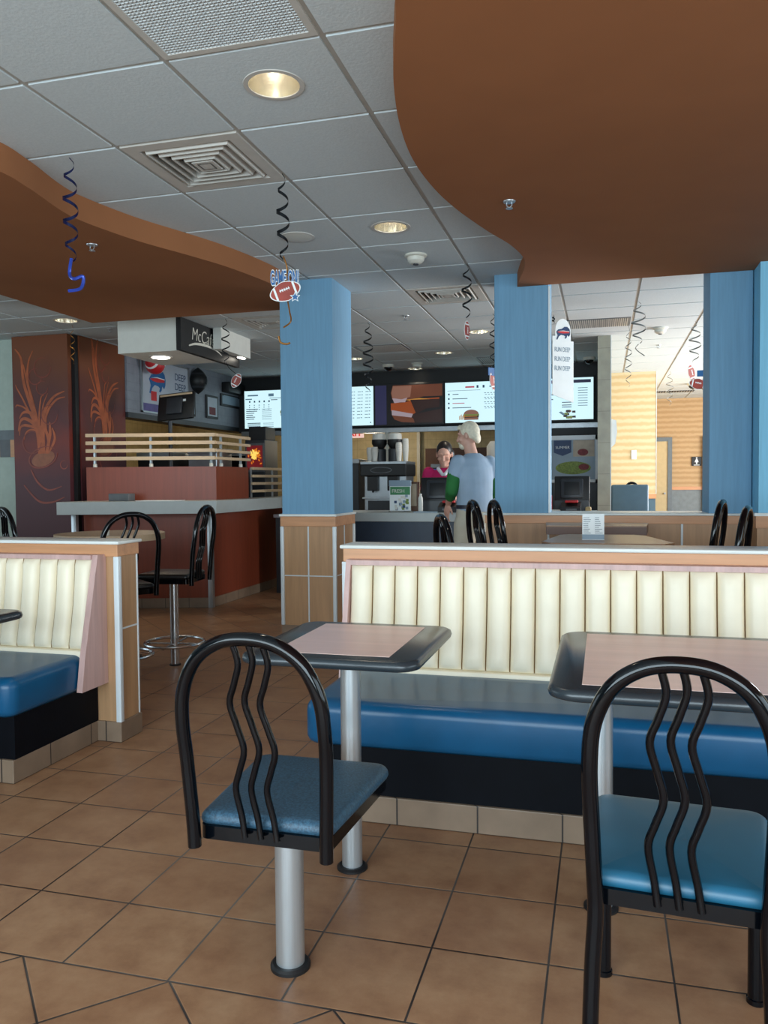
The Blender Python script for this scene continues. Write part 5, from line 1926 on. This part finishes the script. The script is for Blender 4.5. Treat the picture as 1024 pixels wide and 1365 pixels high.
b.loft([ringp(-.012, 1.03), ringp(-.004, 1.032), ringp(-.004, 1.062), ringp(-.012, 1.064)], cap=False)
b.obj('belt', 'belt', P)
hr = Blob(HT)
hr.sphere((0, .022, .034), (.081, .096, .098), 20, 12)
hr.sphere((0, .085, -.03), (.062, .03, .055), 14, 10)
hr.sphere((0, -.062, .075), (.05, .03, .035), 12, 8)
hro = hr.remesh('hair', 'hair_white', P, .008, 2)
for v_ in hro.data.vertices:      # keep the face clear
    q_ = HT.inverted() @ v_.co
    if q_.y < -.055 and q_.z < .062:
        q_.y = -.05
        v_.co = HT @ q_
bd = Blob(HT)
bd.sphere((0, -.058, -.082), (.046, .042, .036), 14, 10); bd.sphere((0, -.094, -.053), (.026, .012, .008), 10, 6)
bd.remesh('beard', 'hair_white', P, .006, 2)
for s_ in (-1, 1):
    k = Blob(); a_ = ankL if s_ < 0 else ankR
    k.capsule((a_[0], a_[1] - .04, .045), (a_[0] + s_ * .02, a_[1] + .15, .036), .046, .038)
    k.remesh('shoe', 'shoe', P, .01, 3)

# cashier: faces us behind the register, looking down. local frame faces -Y
P = person('person', 'dark-haired cashier in a magenta shirt with white collar, looking down at the register', (-1.565, 8.12, 0), math.radians(4))
shL, shR = (-.165, 0, 1.345), (.165, 0, 1.345)
elL, wrL = (-.21, -.05, 1.1), (-.1, -.2, 1.08)
elR, wrR = (.21, -.05, 1.1), (.1, -.2, 1.08)
HT = T4((0, -.04, 1.53)) @ Matrix.Rotation(math.radians(20), 4, 'X')
body = Blob()
body.oval([((0, 0, .8), .14, .1), ((0, 0, .92), .15, .105), ((0, 0, 1.05), .118, .088), ((0, -.01, 1.2), .142, .1), ((0, 0, 1.32), .145, .085), ((0, 0, 1.38), .08, .06)])
body.capsule((0, .0, 1.34), (0, -.02, 1.47), .045, .042)
body.limb([(-.08, 0, .85), (-.085, -.01, .46), (-.085, .02, .07)], [.08, .052, .038]); body.limb([(.08, 0, .85), (.085, -.01, .46), (.085, .02, .07)], [.08, .052, .038])
body.limb([shL, elL, wrL], [.047, .036, .025]); body.limb([shR, elR, wrR], [.047, .036, .025])
for s_ in (-1, 1):
    body.capsule((s_ * .085, .03, .035), (s_ * .095, -.12, .028), .032, .026)
head(body, HT)
hand(body, wrL, (.5, -1, -.2), (0, 0, -1), 1, .4, .9)
hand(body, wrR, (-.5, -1, -.2), (0, 0, -1), -1, .4, .9)
body.remesh('body', 'skin_fair', P, .006, 3)
sh = Blob()
sh.oval([((0, 0, .88), .158, .115), ((0, 0, .95), .16, .115), ((0, 0, 1.06), .135, .105), ((0, -.01, 1.2), .158, .115), ((0, 0, 1.31), .165, .1), ((0, 0, 1.37), .11, .075), ((0, 0, 1.395), .062, .055)])
sh.capsule(shL, (-.196, -.03, 1.18), .064, .058); sh.capsule(shR, (.196, -.03, 1.18), .064, .058)
sh.remesh('shirt', 'pink_shirt', P, .009, 4)
tr = Blob()
tr.oval([((0, 0, .8), .15, .11), ((0, 0, .9), .158, .113), ((0, 0, .96), .15, .11)])
tr.limb([(-.08, 0, .85), (-.085, -.01, .46), (-.085, .02, .1)], [.092, .068, .056]); tr.limb([(.08, 0, .85), (.085, -.01, .46), (.085, .02, .1)], [.092, .068, .056])
tr.remesh('trousers', 'black', P, .01, 4)
cl = Blob()
for s_ in (-1, 1):
    cl.capsule((s_ * .055, .02, 1.405), (s_ * .06, -.06, 1.385), .018, .02); cl.capsule((s_ * .06, -.06, 1.385), (s_ * .012, -.105, 1.325), .02, .018)
cl.remesh('collar', 'collar', P, .007, 3)
hr = Blob(HT)
hr.sphere((0, .026, .036), (.083, .098, .1), 20, 12)
hr.sphere((0, .07, -.04), (.07, .05, .09), 14, 10)
hr.capsule((.06, .05, .0), (.085, .03, -.19), .04, .03)
hr.capsule((0, .09, -.05), (.03, .09, -.2), .045, .035)
hro = hr.remesh('hair', 'hair_dark', P, .008, 2)
for v_ in hro.data.vertices:
    q_ = HT.inverted() @ v_.co
    if q_.y < -.05 and q_.z < .068:
        q_.y = -.045
        v_.co = HT @ q_
